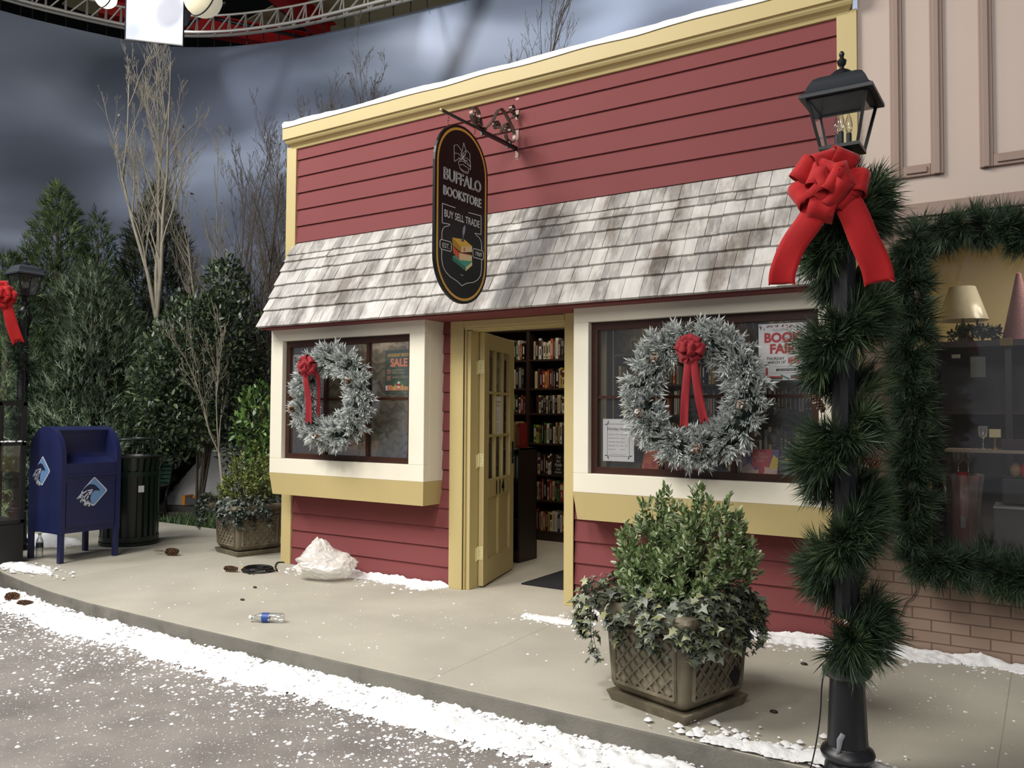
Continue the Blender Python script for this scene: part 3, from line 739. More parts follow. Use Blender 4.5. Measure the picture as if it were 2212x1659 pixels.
# Holiday book sale
o, F, w_, h_ = sheet('poster', 'dark green HOLIDAY BOOK SALE poster in the left bay window', 'poster', 1.425, 1.735, 1.585, 1.955, PR['green'])
b = MB(); b.text('HOLIDAY BOOK', .037, F, w_/2, .315, xs=.9, bold=.02); b.build('headline', PR['gold'], o)
b = MB(); b.text('SALE', .094, F, w_/2, .232, xs=.95, bold=.03); b.text('50%', .026, F, .045, .190); b.text('OFF', .022, F, .045, .170); b.text('25%', .026, F, .045, .135); b.text('OFF', .022, F, .045, .115); b.build('sale_lettering', PR['coral'], o)
b = MB()
for t, z in (('on all Children\'s', .195), ('Christmas Books', .172), ('on Holiday Cookbooks', .135)): b.text(t, .021, F, .082, z, align='LEFT', xs=.95)
b.build('small_lettering', PR['khaki'], o)
b = MB(); b.prism([(w_/2+.07*math.cos(a), .05+.07*math.sin(a)) for a in np.linspace(0, math.pi, 18)], F, .0004); b.build('half_moon', mat('print_green2', '#3f8a55'), o)
b = MB(); rnd = random.Random(5)
b.cur = 0
for k in range(15):
    x = .012+k*.0195; hh = rnd.uniform(.03, .048); b.cur = rnd.choice((0, 0, 1, 2)); rect(b, F, x, .03, x+.014, .03+hh, .0008)
b.build('book_row', [PR['coral'], PR['white'], PR['gold']], o)
b = MB(); b.prism([(w_/2+.012*math.cos(a), .092+.012*math.sin(a)) for a in np.linspace(0, 2*math.pi, 14)[:-1]], F, .0012); rect(b, F, w_/2-.012, .05, w_/2-.002, .07, .0012); rect(b, F, w_/2+.002, .05, w_/2+.012, .07, .0012)
b.cur = 1; rect(b, F, w_/2-.016, .066, w_/2+.016, .086, .0014); b.build('reading_figure', [PR['white'], PR['red']], o)
b = MB(); b.text('', .01, F, 0, 0); rect(b, F, .06, .012, w_-.06, .016); b.build('footer_line', PR['khaki'], o)
# Book club
o, F, w_, h_ = sheet('poster', 'white BOOK CLUB poster behind the left wreath in the left window', 'poster', .305, .60, 1.65, 1.955, PAPER)
b = MB(); rect(b, F, .015, .262, .28, .288); b.cur = 1; rect(b, F, .04, .185, .26, .205); b.cur = 2; rect(b, F, .01, .11, .285, .145); b.cur = 3; rect(b, F, .01, .045, .12, .065); b.build('colour_bars', [PR['black'], PR['navy'], PR['blue'], PR['khaki']], o)
b = MB(); b.text('THE OFFICIAL 2019', .026, F, w_/2, .267, off=.001); b.text('PICK MEETING DATE', .024, F, w_/2, .120, off=.001); b.build('white_lettering', PR['white'], o)
b = MB(); b.text('BOOK CLUB', .060, F, w_/2, .216, xs=.78, bold=.015); b.build('headline', PR['black'], o)
b = MB()
for k in range(5): rect(b, F, .15, .085-.014*k, .27-.02*(k % 2), .088-.014*k)
b.build('small_lines', PR['grey'], o)
# Book fair
o, F, w_, h_ = sheet('poster', 'white BOOK FAIR poster with red lettering in the right window', 'poster', 4.592, 4.892, 1.645, 2.005, PAPER)
b = MB(); b.text('FULLERVILLE', .021, F, w_*.5, .312, xs=1.05); b.build('town_name', PR['grey'], o)
b = MB(); b.text('BOOK', .082, F, w_*.50, .243, xs=.98, off=.0006, bold=.045); b.text('FAIR', .082, F, w_*.50, .172, xs=.98, off=.0006, bold=.045); rect(b, F, .185, .105, .253, .142); b.build('red_lettering', PR['red'], o)
for ob in (o.children[-1],):
    pass
b = MB(); b.text('THURDAY', .024, F, .05, .130, align='LEFT', off=.001, bold=.015); b.text('MARCH 10', .024, F, .05, .106, align='LEFT', off=.001, bold=.015); b.text('TH', .012, F, .160, .116, align='LEFT', off=.001); rect(b, F, .11, .058, .232, .073); b.build('black_lettering', PR['black'], o)
b = MB(); b.text('11:30AM', .016, F, .219, .128, off=.0012); b.text('to', .008, F, .219, .120, off=.0012); b.text('7:00PM', .016, F, .219, .108, off=.0012); b.text('CASH ONLY PLEASE', .0115, F, .171, .061, off=.0012); b.build('white_lettering', PR['white'], o)
b = MB(); rect(b, F, .09, .085, .25, .087); rect(b, F, .09, .044, .25, .046); b.build('small_lines', PR['grey'], o)
b = MB(); rnd = random.Random(8)
for k in range(46):
    x = rnd.uniform(.005, w_-.01); z = h_-.012-abs(rnd.gauss(0, .012)); 
    if k > 36: x, z = rnd.uniform(.26, .295), rnd.uniform(.24, .33)
    b.cur = rnd.randint(0, 3); s = rnd.uniform(.004, .007); b.prism([(x-s*.7, z), (x, z-s*1.3), (x+s*.7, z), (x, z+s*1.3)], F, .0006)
b.build('diamond_confetti', [PR['red'], PR['black'], PR['khaki'], PR['dkgrey']], o)
b = MB(); rect(b, F, .065, .015, .150, .026); b.cur = 1; rect(b, F, .065, .006, .150, .015); b.cur = 2; b.prism([(.135, .03), (.19, .002), (.195, .010), (.142, .037)], F, .0008); b.cur = 0; rect(b, F, .045, .03, .058, .08); b.cur = 1; rect(b, F, .20, .02, .28, .03); b.cur = 0; rect(b, F, .2, .01, .28, .019)
b.build('printed_books', [PR['red'], PR['green'], PR['teal']], o)
# Holiday hours
o, F, w_, h_ = sheet('sign_sheet', 'white Holiday Hours sheet in the lower left corner of the right window', 'sign', 3.485, 3.725, 1.095, 1.392, PAPER)
b = MB(); b.stroke([(.035, .036), (w_-.035, .036), (w_-.035, h_-.036), (.035, h_-.036)], F, .004, .0004, True); b.build('border', PR['grey'], o)
b = MB()
for cx_, cz_, sx, sz in ((.036, h_-.036, -1, 1), (w_-.036, h_-.036, 1, 1), (.036, .036, -1, -1), (w_-.036, .036, 1, -1)):
    for (dx, dz) in ((-.01, .024), (.024, -.006)):
        b.prism([(cx_+sx*p, cz_+sz*q) for p, q in ((0, 0), (dx*.4+dz*.18, dz*.4-dx*.18), (dx, dz), (dx*.4-dz*.18, dz*.4+dx*.18))], F, .0007)
b.text('Holiday Hours', .0285, F, w_/2, .218, off=.0008); b.build('black_lettering', PR['black'], o)
b = MB()
for k, (a, c) in enumerate((('December 24th', '10pm to 4pm'), ('December 25th', 'Closed'), ('December 26th', 'Closed'), ('December 31st', '10am - 3pm'), ('January 1st', 'Closed'))):
    b.text(a, .0125, F, .045, .184-k*.026, align='LEFT'); b.text(c, .0125, F, .133, .184-k*.026, align='LEFT')
b.text('Regular Hours Resume January 2nd', .0085, F, w_/2, .046, off=.0008)
b.build('small_lettering', PR['grey'], o)
# card in the left window
o, F, w_, h_ = sheet('card', 'small white card on a stand at the right edge of the left window', 'card', 1.60, 1.70, 1.40, 1.50, PR['pinkish'], y=-.02, t=.003)
b = MB(); b.text('H', .03, F, .05, .06); rect(b, F, .03, .02, .07, .04); b.build('print', PR['black'], o)

# books on the two display ledges, leaning back on small easels
def cover(name, label, x0, x1, z0, h, base, art, y=-.14, lean=.35, skew=0):
    A = V((1, 0, 0)); Bv = V((skew, math.sin(lean), math.cos(lean))).normalized(); A2 = (A-Bv*A.dot(Bv)).normalized(); Nn = A2.cross(Bv)
    F = (V((x0, y, z0)), A2, Bv, Nn)
    b = MB(); w_ = x1-x0
    b.prism([(0, 0), (w_, 0), (w_, h), (0, h)], (F[0]-Nn*.012, A2, Bv, Nn), .012)
    o = b.build(name, base); tag(o, label, 'book')
    art(o, F, w_, h); return o
def snowy(o, F, w, h):
    b = MB(); b.prism([(.055*w/.2, .06), (.15*w/.2, .06), (.165*w/.2, h), (.05*w/.2, h)], F, .0006); b.build('red_panel', PR['red'], o)
    b = MB(); b.prism([(.15*w/.2, .05), (w, .05), (w, .12), (.17*w/.2, .15)], F, .0008); b.build('yellow_shape', PR['yellow'], o)
    b = MB(); b.prism([(0, 0), (w, 0), (w, .05), (.6*w, .07), (.4*w, .04), (.2*w, .09), (0, .05)], F, .001); b.cur = 1
    b.prism([(.56*w+.02*math.cos(a), .045+.032*math.sin(a)) for a in np.linspace(0, 2*math.pi, 16)[:-1]], F, .0016); b.build('snow_and_coat_shapes', [PR['pinkish'], PR['red']], o)
    b = MB(); b.text('THE', .019, F, .5*w, .148, off=.0014); b.text('SNOWY', .028, F, .5*w, .122, off=.0014, xs=.9); b.text('DAY', .025, F, .5*w, .097, off=.0014); b.build('title', PR['pinkish'], o)
cover('book', 'red and purple picture book with yellow corner on the right window ledge', 4.46, 4.69, 1.03, .185, PR['purple'], snowy)
def dark(o, F, w, h):
    b = MB(); b.text('THE POLAR EX', .021, F, .53*w, h-.022, off=.0008, xs=.85); b.build('title', PR['grey'], o)
    b = MB(); b.prism([(.2*w+.016*math.cos(a), h-.06+.018*math.sin(a)) for a in np.linspace(0, 2*math.pi, 18)[:-1]], F, .0008); b.build('yellow_moon', PR['yellow'], o)
    b = MB(); b.prism([(.1*w, .01), (.7*w, .01), (.62*w, .03), (.4*w, .05), (.15*w, .03)], F, .0007); b.cur = 1; rect(b, F, .78*w, .01, .97*w, .03, .0009); b.build('snow_shapes', [PR['grey'], PR['red']], o)
cover('book', 'dark grey picture book with a yellow moon at the right end of the ledge', 4.70, 4.93, 1.03, .185, mat('dark_cover', '#4a494a', .3, var=.3, scale=25), dark)
def orange(o, F, w, h):
    b = MB()
    for i in range(3): b.prism([((.2+.3*i)*w+.02*math.cos(a), .03+.012*i+.022*math.sin(a)) for a in np.linspace(0, 2*math.pi, 12)[:-1]], F, .0008)
    b.build('red_shapes', PR['red'], o)
cover('book', 'orange picture book behind the left muntin on the right window ledge', 3.76, 3.93, 1.04, .15, PR['orange'], orange)
cover('book', 'orange and tan picture book under the right wreath on the ledge', 3.97, 4.16, 1.03, .15, PR['coral'], orange)
cover('book', 'green and brown picture book below the Holiday Hours sheet', 3.50, 3.73, 1.02, .09, mat('busy_cover', '#6f5a48', .5, var=.4, scale=30, col2='#3f5a3c'), lambda *a: None, lean=.8)
o = cover('book', 'dull red book standing in the dark behind the right window ledge', 3.80, 3.90, 1.03, .22, PR['brownp'], lambda *a: None, y=.05)
def floral(o, F, w, h):
    b = MB(); rnd = random.Random(4)
    for k in range(26):
        a = rnd.uniform(0, 6.28); x = w/2+w*.42*math.cos(a); z = h/2+h*.42*math.sin(a); s = rnd.uniform(.008, .017); b.cur = rnd.randint(0, 2)
        b.prism([(x+s*math.cos(t), z+s*math.sin(t)*.8) for t in np.linspace(0, 6.28, 8)[:-1]], F, .0006)
    b.build('floral_wreath', [PR['coral'], PR['khaki'], PR['gold']], o)
    b = MB(); b.text('Holidays', .035, F, w/2, h*.45, off=.0008, shear=.3); b.build('title', PR['coral'], o)
cover('book', 'white book with a floral ring cover at the left end of the left window', .50, .72, 1.02, .19, PR['white'], floral, y=-.06)
cover('book', 'white and peach floral book below the left wreath, left of the right muntin', .86, 1.02, 1.02, .15, PR['pinkish'], floral, y=-.08)
cover('book', 'peach floral book below the left wreath, just right of the other peach one', 1.04, 1.22, 1.02, .17, PR['pinkish'], floral, y=-.08)
def trees(o, F, w, h):
    b = MB(); rnd = random.Random(7)
    for k in range(16):
        x, z = rnd.uniform(.02, w-.02), rnd.uniform(.01, h-.05); b.prism([(x-.008, z), (x+.008, z), (x, z+.04)], F, .0006)
    b.build('dark_tree_print', PR['dkgrey'], o)
cover('book', 'grey book printed with dark trees leaning in the left window', 1.42, 1.58, 1.02, .24, PR['grey'], trees, y=-.06, skew=.2)
cover('book', 'dark navy book at the right corner of the left window', 1.58, 1.73, 1.02, .17, PR['navy'], lambda *a: None, y=-.1)
b = MB(); b.lathe([(0, 0), (.10, 0), (.105, .01), (.09, .02), (0, .018)], 28, M=Matrix.Rotation(math.radians(75), 4, 'X'))
o = b.build('plate', mat('amber_plate', '#a8825a', .25, var=.3, scale=20), smooth=True); o.location = (1.50, .12, 1.36); tag(o, 'round amber plate standing at the back of the left window', 'plate')
b = MB(); b.box(1.495, 1.505, .1, .11, 1.0, 1.28); b.box(1.44, 1.56, .06, .16, 1.0, 1.01); b.build('stand', SHELF, o); o.children[0].location = (-1.5, -.12, -1.36)
# ---------------------------------------------------------------- hanging sign and its bracket
def make_sign():
    yc, zc, hw, hh = -.745, 2.847, .317, .640
    X0 = 2.632
    root = thing('hanging_sign', 'black oval-ended shop sign with gold border hanging from the scroll bracket', 'sign', (X0, yc, zc))
    A, B, Nn = V((0, 1, 0)), V((0, 0, 1)), V((1, 0, 0)); F = (V((.010, 0, 0)), A, B, Nn)
    def stad(w, h, n=22):
        r = w; c = h-w
        return [(r*math.cos(a), c+r*math.sin(a)) for a in np.linspace(0, math.pi, n)]+[(r*math.cos(a), -c+r*math.sin(a)) for a in np.linspace(math.pi, 2*math.pi, n)]
    b = MB(); b.prism(stad(hw, hh), (V((-.010, 0, 0)), A, B, Nn), .020)
    b.build('board', mat('sign_black', '#0e0f11', .35, spec=.3), root)
    o, i = stad(hw-.020, hh-.020), stad(hw-.038, hh-.038); n = len(o)
    for side in (1, -1):
        b = MB(); x = .0108*side
        b.add([(x, a, c) for a, c in o]+[(x, a, c) for a, c in i], [(k, (k+1) % n, n+(k+1) % n, n+k) for k in range(n)])
        b.build('gold_border', mat('sign_gold', '#d9a441', .4) if side == 1 else bpy.data.materials['sign_gold'], root)
    WH = mat('sign_white', '#e6e6e6', .4)
    f = lambda y, z: (y-yc, z-zc)
    for a_, k_ in ((('BUFFALO', .118, F, 0, 3.055-zc), dict(xs=.93, outline=.0019, off=.002)), (('BOOKSTORE', .092, F, .002, 2.945-zc), dict(xs=.86, outline=.0017, off=.002)),
                   (('BUY SELL TRADE', .073, F, 0, 2.792-zc), dict(xs=.78, off=.0015, bold=.006)), (('EST.', .046, F, -.935-yc, 2.573-zc), dict(off=.0015, xs=1.05)), (('1969', .046, F, -.545-yc, 2.580-zc), dict(off=.0015, xs=.95))):
        b = MB(); b.text(*a_, **k_); b.build('lettering', WH, root)
    b = MB(); wd = .0042; t = .0012
    S = lambda pts, cl=False: b.stroke([f(*p) for p in pts], F, wd, t, cl)
    S([(-.83, 2.878), (-.978, 2.878), (-.978, 2.742), (-.89, 2.748), (-.905, 2.735)]); S([(-.905, 2.735), (-.95, 2.72), (-.972, 2.70), (-.98, 2.67), (-.98, 2.63)])
    S([(-.67, 2.878), (-.512, 2.885), (-.512, 2.748), (-.59, 2.742), (-.575, 2.733)]); S([(-.575, 2.733), (-.535, 2.72), (-.512, 2.70), (-.502, 2.67), (-.502, 2.635)])
    S([(-.98, 2.555), (-.98, 2.49), (-.965, 2.44), (-.93, 2.405), (-.88, 2.38), (-.80, 2.36), (-.743, 2.335), (-.69, 2.36), (-.60, 2.38), (-.55, 2.405), (-.515, 2.44), (-.502, 2.49), (-.502, 2.56)])
    for (y0, y1, z0, z1) in ((-1.0, -.87, 2.558, 2.625), (-.612, -.478, 2.563, 2.628)):
        r = .012; S([(y0+r, z0), (y1-r, z0), (y1, z0+r), (y1, z1-r), (y1-r, z1), (y0+r, z1), (y0, z1-r), (y0, z0+r)], True)
    b.build('shield_outline', WH, root)
    b = MB(); wd = .0024
    for c in ([(-.85, 3.32), (-.81, 3.335), (-.755, 3.30), (-.75, 3.255), (-.80, 3.275), (-.848, 3.265), (-.85, 3.32)], [(-.755, 3.30), (-.735, 3.37), (-.705, 3.31), (-.745, 3.255)],
              [(-.745, 3.255), (-.735, 3.30), (-.70, 3.325), (-.66, 3.31), (-.655, 3.255), (-.70, 3.27), (-.745, 3.255)], [(-.848, 3.265), (-.845, 3.205), (-.80, 3.235), (-.745, 3.25)],
              [(-.655, 3.255), (-.648, 3.215), (-.69, 3.24), (-.745, 3.25)], [(-.80, 3.215), (-.745, 3.235), (-.65, 3.215), (-.65, 3.195), (-.745, 3.21), (-.79, 3.195), (-.80, 3.215)],
              [(-.785, 3.19), (-.78, 3.175), (-.73, 3.165), (-.675, 3.17), (-.675, 3.192)], [(-.77, 3.165), (-.73, 3.155), (-.68, 3.16)],
              [(-.745, 3.25), (-.79, 3.225)], [(-.745, 3.25), (-.80, 3.245)], [(-.745, 3.25), (-.70, 3.225)], [(-.745, 3.25), (-.69, 3.25)], [(-.745, 3.25), (-.715, 3.29)], [(-.745, 3.25), (-.77, 3.29)]):
        S(c)
    b.build('open_book_drawing', WH, root)
    # stack of three painted books with a quill
    cols = dict(y1='#e0b23c', y2='#b98724', p='#e2c99a', r1='#d2562f', r2='#9c3420', t1='#3a9d86', t2='#26705f', q='#8b8fa3', qd='#3d4157')
    keys = list(cols); b = MB(); ms = [mat('sign_paint_'+k, cols[k], .45) for k in keys]
    def P(k, pts, tt=.0012): b.cur = keys.index(k); b.prism([f(*p) for p in pts], F, tt)
    P('t1', [(-.858, 2.53), (-.77, 2.495), (-.625, 2.525), (-.70, 2.555)]); P('t2', [(-.858, 2.53), (-.858, 2.50), (-.70, 2.447), (-.70, 2.475)], .0016); P('p', [(-.70, 2.475), (-.70, 2.447), (-.622, 2.50), (-.622, 2.525)], .0018)
    P('t1', [(-.858, 2.53), (-.70, 2.475), (-.622, 2.525), (-.75, 2.56)], .0014)
    P('r1', [(-.855, 2.60), (-.78, 2.565), (-.78, 2.515), (-.85, 2.555)], .0020); P('p', [(-.78, 2.565), (-.625, 2.57), (-.625, 2.530), (-.78, 2.515)], .0020); P('r2', [(-.78, 2.573), (-.625, 2.578), (-.625, 2.57), (-.78, 2.565)], .0022)
    P('y1', [(-.862, 2.66), (-.76, 2.612), (-.625, 2.64), (-.72, 2.672)], .0024); P('y2', [(-.862, 2.66), (-.855, 2.605), (-.76, 2.570), (-.76, 2.612)], .0026); P('p', [(-.76, 2.612), (-.625, 2.64), (-.625, 2.598), (-.76, 2.572)], .0026)
    P('r1', [(-.728, 2.612), (-.712, 2.614), (-.712, 2.588), (-.728, 2.584)], .0030)
    P('q', [(-.735, 2.69), (-.742, 2.72), (-.735, 2.755), (-.712, 2.778), (-.708, 2.75), (-.718, 2.715)], .0020); P('qd', [(-.758, 2.652), (-.725, 2.655), (-.728, 2.675), (-.74, 2.682), (-.752, 2.675)], .0030); P('q', [(-.737, 2.68), (-.734, 2.68), (-.722, 2.735), (-.726, 2.735)], .0024)
    b.build('book_stack_painting', ms, root)
    b = MB()
    for k in range(3):
        a, c = f(-.757+k*.012, 2.412); b.prism([(a+.003*math.cos(q), c+.003*math.sin(q)) for q in np.linspace(0, 6.28, 8)[:-1]], F, .0012)
    b.build('dots', WH, root)
    CH = mat('copper_chain', '#8d4a45', .4, .6)
    for y in (-.905, -.585):
        ztop = 3.53; zb = zc+ (hh-hw)+math.sqrt(max(hw**2-(y-yc)**2, 0)) - .012
        nL = max(2, int((ztop-zb)/.024)); st = (ztop-zb)/nL
        b = MB()
        for k in range(nL):
            z = zb+st*(k+.5)-zc; pts = []
            for q in range(12):
                a = 2*math.pi*q/12; u, v = .008*math.cos(a), (st*.62)*math.sin(a)
                pts.append((u, y-yc, z+v) if k % 2 else (0, y-yc+u, z+v))
            b.tube(pts, .0022, 6, closed=True)
        b.build('chain', CH, root, smooth='all')
make_sign()
def spiral(c, r0, r1, a0, a1, n=18):
    return [(c[0]+(r0+(r1-r0)*t)*math.cos(a0+(a1-a0)*t), c[1]+(r0+(r1-r0)*t)*math.sin(a0+(a1-a0)*t)) for t in np.linspace(0, 1, n)]
def make_bracket():
    root = thing('sign_bracket', 'wrought iron scroll bracket fixed to the red wall above the hanging sign', 'bracket', (2.632, 0, 3.45))
    IR = mat('brown_iron', '#5f4f49', .4, .7)
    b = MB(); b.box(-.017, .017, -.012, -.004, -.01, .49); b.box(-.017, .017, -.016, -.012, .0, .03)
    b.build('wall_plate', IR, root, bevel=.003)
    b = MB(); b.tube([(0, -.012, .083), (0, -.985, .083)], .0115, 12); b.tube([(0, -.012, .062), (0, -.50, .062)], .006, 8)
    b.build('arm', BLACK, root, smooth=True)
    b = MB(); b.sphere((0, -.987, .083), .0125, 10, 6); b.build('end_cap', mat('brass_cap', '#c9b98a', .4, .5), root, smooth='all')
    b = MB()
    def strip(pts, w=.030, t=.006):
        P = [V((0, y, z-3.45)) for y, z in pts]; n = len(P); vs = []
        for i, p in enumerate(P):
            d = (P[min(i+1, n-1)]-P[max(i-1, 0)]).normalized(); q = V((0, -d.z, d.y))*t/2
            vs += [p+q-V((w/2, 0, 0)), p+q+V((w/2, 0, 0)), p-q+V((w/2, 0, 0)), p-q-V((w/2, 0, 0))]
        b.add(vs, [(i*4+j, i*4+(j+1) % 4, (i+1)*4+(j+1) % 4, (i+1)*4+j) for i in range(n-1) for j in range(4)]+[(3, 2, 1, 0), tuple((n-1)*4+j for j in range(4))])
    pi = math.pi
    # large outer scroll
    strip([(-.45, 3.548)]+[(-.50, 3.548), (-.56, 3.556)]+spiral((-.575, 3.625), .068, .020, -.45*pi, -3.2*pi, 34))
    strip(spiral((-.555, 3.60), .012, .034, .5*pi, 2.1*pi, 16)+[(-.50, 3.56)])
    # S curve from the arm up over to the wall
    c = catmull([(-.46, 3.552, 0), (-.43, 3.58, 0), (-.36, 3.64, 0), (-.30, 3.73, 0), (-.25, 3.775, 0), (-.18, 3.755, 0), (-.11, 3.70, 0), (-.065, 3.66, 0), (-.05, 3.62, 0), (-.07, 3.565, 0), (-.13, 3.552, 0), (-.165, 3.575, 0), (-.175, 3.60, 0)], 5)
    strip([(p.x, p.y) for p in c])
    strip(spiral((-.305, 3.625), .042, .010, -.1*pi, 2.6*pi, 26))
    strip([(-.30, 3.555), (-.26, 3.575), (-.235, 3.60), (-.20, 3.66), (-.17, 3.685)]+spiral((-.155, 3.645), .040, .010, .6*pi, -1.8*pi, 24))
    strip([(-.05, 3.77)]+spiral((-.08, 3.83), .036, .014, -.3*pi, -2.2*pi, 22)); strip([(-.012, 3.80), (-.05, 3.78), (-.10, 3.74)])
    b.build('scrollwork', IR, root, smooth=True)
    b = MB()
    for y in (-.48, -.13): b.box(-.018, .018, y-.008, y+.008, .052, .108)
    b.build('collar', BLACK, root)
make_bracket()

# ---------------------------------------------------------------- ribbons and bows
VEL = mat('red_velvet', '#b5060f', .8, var=.12, scale=30, sheen=.15)
VEL2 = mat('dull_red_ribbon', '#931522', .75, var=.15, scale=30, sheen=.1)
def bow(name, F, R, wd, m, parent=None, seed=1, tails=(), nloop=14, knot=True, bias=None):
    """F frame (O, right, up, towards viewer). loops of wired ribbon round a knot, plus swallow-tail ends"""
    O, A, B, Nn = F; rnd = random.Random(seed)
    root = thing(name, None, None, O) if parent is None else thing(name, None, None, O)
    if parent: root.parent = parent
    for lp in range(nloop):
        ring = 0 if lp < nloop*.5 else (1 if lp < nloop*.85 else 2)
        cnt = [int(nloop*.5)+0, nloop*.35, nloop*.15][ring]
        a = 2*math.pi*(lp/max(cnt, 1))+ring*.7+rnd.uniform(-.2, .2); tilt = [.25, .85, 1.25][ring]+rnd.uniform(-.1, .1)
        u = ((A*math.cos(a)+B*math.sin(a))*math.cos(tilt)+Nn*math.sin(tilt)).normalized()
        side = u.cross(Nn)
        side = side.normalized() if side.length > .1 else A
        tw = rnd.uniform(-.5, .5); nn = u.cross(side).normalized(); side, nn = side*math.cos(tw)+nn*math.sin(tw), nn*math.cos(tw)-side*math.sin(tw)
        L = R*rnd.uniform(.85, 1.08)*(1 if ring == 0 else .8); h = L*rnd.uniform(.30, .42); w = wd*rnd.uniform(.9, 1.05)
        n = 15; vs = []
        for i in range(n):
            t = i/(n-1); th = 2*math.pi*t
            out = L*.5*(1-math.cos(th))*(1-.10*math.sin(th/2)**8); lift = h*math.sin(th)*(.35+.65*(.5-.5*math.cos(th)))
            fl = w*(.30+.70*min(1, out/(L*.45))); cup = -.12*w*math.sin(th)
            p = u*out+nn*lift
            for s in (-1, -.4, .4, 1): vs.append(p+side*fl/2*s+nn*cup*(1-abs(s)))
        b = MB(); b.add(vs, [(i*4+j, i*4+j+1, (i+1)*4+j+1, (i+1)*4+j) for i in range(n-1) for j in range(3)])
        o = b.build('ribbon_loop', m, root, smooth='all'); sd = o.modifiers.new('s', 'SOLIDIFY'); sd.thickness = .0018; sd.offset = 0
    if knot:
        b = MB(); b.sphere(Nn*R*.38, wd*.32, 10, 8); b.build('knot', m, root, smooth='all')
    for pts, w0, w1 in tails:            # pts: (right, up, out) relative to knot
        C = catmull([tuple(p) for p in pts], 5); n = len(C); vs = []
        cols = 7
        for i, c in enumerate(C):
            t = i/(n-1); d = (C[min(i+1, n-1)]-C[max(i-1, 0)]).normalized()
            sd_ = V((d.y, -d.x, 0)).normalized() if abs(d.y)+abs(d.x) > 1e-6 else V((1, 0, 0))
            w = w0+(w1-w0)*min(1, t*1.6)
            for j in range(cols):
                s = -1+2*j/(cols-1); nt = 0
                if i == n-1: nt = w*.50*(1-abs(s))
                p = c+sd_*w/2*s-d*nt+V((0, 0, .012*math.cos(s*1.5)*math.sin(t*5)))
                vs.append(A*p.x+B*p.y+Nn*p.z)
        b = MB(); b.add(vs, [(i*cols+j, i*cols+j+1, (i+1)*cols+j+1, (i+1)*cols+j) for i in range(n-1) for j in range(cols-1)])
        o = b.build('ribbon_tail', m, root, smooth='all'); sd = o.modifiers.new('s', 'SOLIDIFY'); sd.thickness = .0018; sd.offset = 0
    return root
# ---------------------------------------------------------------- pinecones and wreaths
CONE = mat('pinecone_brown', '#ffffff', .6, attr='col')
def pinecone(pos, axis, L, R, parent=None, frost=0, name='pinecone', seed=0):
    ax = V(axis).normalized(); s1 = ax.orthogonal().normalized(); s2 = ax.cross(s1)
    b = MB(); rnd = random.Random(seed); N = 64
    b.col = lin('#3a2619'); b.tube([ax*0, ax*L*.5, ax*L*.97], [R*.4, R*.62, R*.2], 8)
    for k in range(N):
        t = (k+.5)/N; a = k*2.39996; r = R*(math.sin(math.pi*min(.97, .16+.84*t))**.6)*.62
        o = s1*math.cos(a)+s2*math.sin(a); td = o.cross(ax); c = ax*L*t+o*r*.75; e = c+(o*.85+ax*.35)*R*.42; w = R*.30
        b.col = lin(rnd.choice(('#6b4a30', '#7d5a3c', '#55381f')))
        base = [c-td*w*.6, c+td*w*.6]
        if frost and rnd.random() < frost: b.col = lin('#c9c6c0')
        b.add(base+[e+td*w, e+ax*w*.55, e-td*w, c+ax*w*.4], [(0, 1, 2, 3, 4), (0, 4, 3, 2, 1), (0, 5, 4), (1, 2, 5), (5, 2, 3), (5, 3, 4)])
    o = b.build(name, CONE, parent, attr=True); o.location = pos; return o
def brush_template(nb, ln, wd, droop, seed, L0=1.0, fan=.9, k0=.1):
    """one sprig along +Y of length L0 with nb needles"""
    r = random.Random(seed); v = []; f = []; wgt = []
    for k in range(nb):
        t = k0+(1-k0)*k/nb; a = k*2.39996+r.uniform(-.3, .3); sp = fan*r.uniform(.7, 1.2)*(1.05-.45*t)
        d = V((math.cos(a)*math.sin(sp), math.cos(sp), math.sin(a)*math.sin(sp))); p = V((0, t*L0, 0)); l = ln*r.uniform(.75, 1.15)
        s = d.orthogonal().normalized(); s.rotate(Matrix.Rotation(r.uniform(0, 6.28), 3, d)); s *= wd/2
        e = p+d*l+V((0, 0, -droop*l)); m_ = p+d*l*.55+V((0, 0, -droop*l*.25)); i = len(v)
        v += [p-s*.6, p+s*.6, m_+s, e, m_-s]; f.append((i, i+1, i+2, i+3, i+4)); wgt += [0, 0, .45, 1, .45]
    i = len(v); q = .012*L0
    v += [V((-q, 0, 0)), V((q, 0, 0)), V((0, L0, 0))]; f.append((i, i+1, i+2)); wgt += [0, 0, 0]
    v += [V((0, 0, -q)), V((0, 0, q)), V((0, L0, 0))]; f.append((i+3, i+4, i+5)); wgt += [0, 0, 0]
    return [tuple(p) for p in v], f, wgt
FLOCK = mat('flocked_needles', '#ffffff', .75, attr='col', spec=.2)
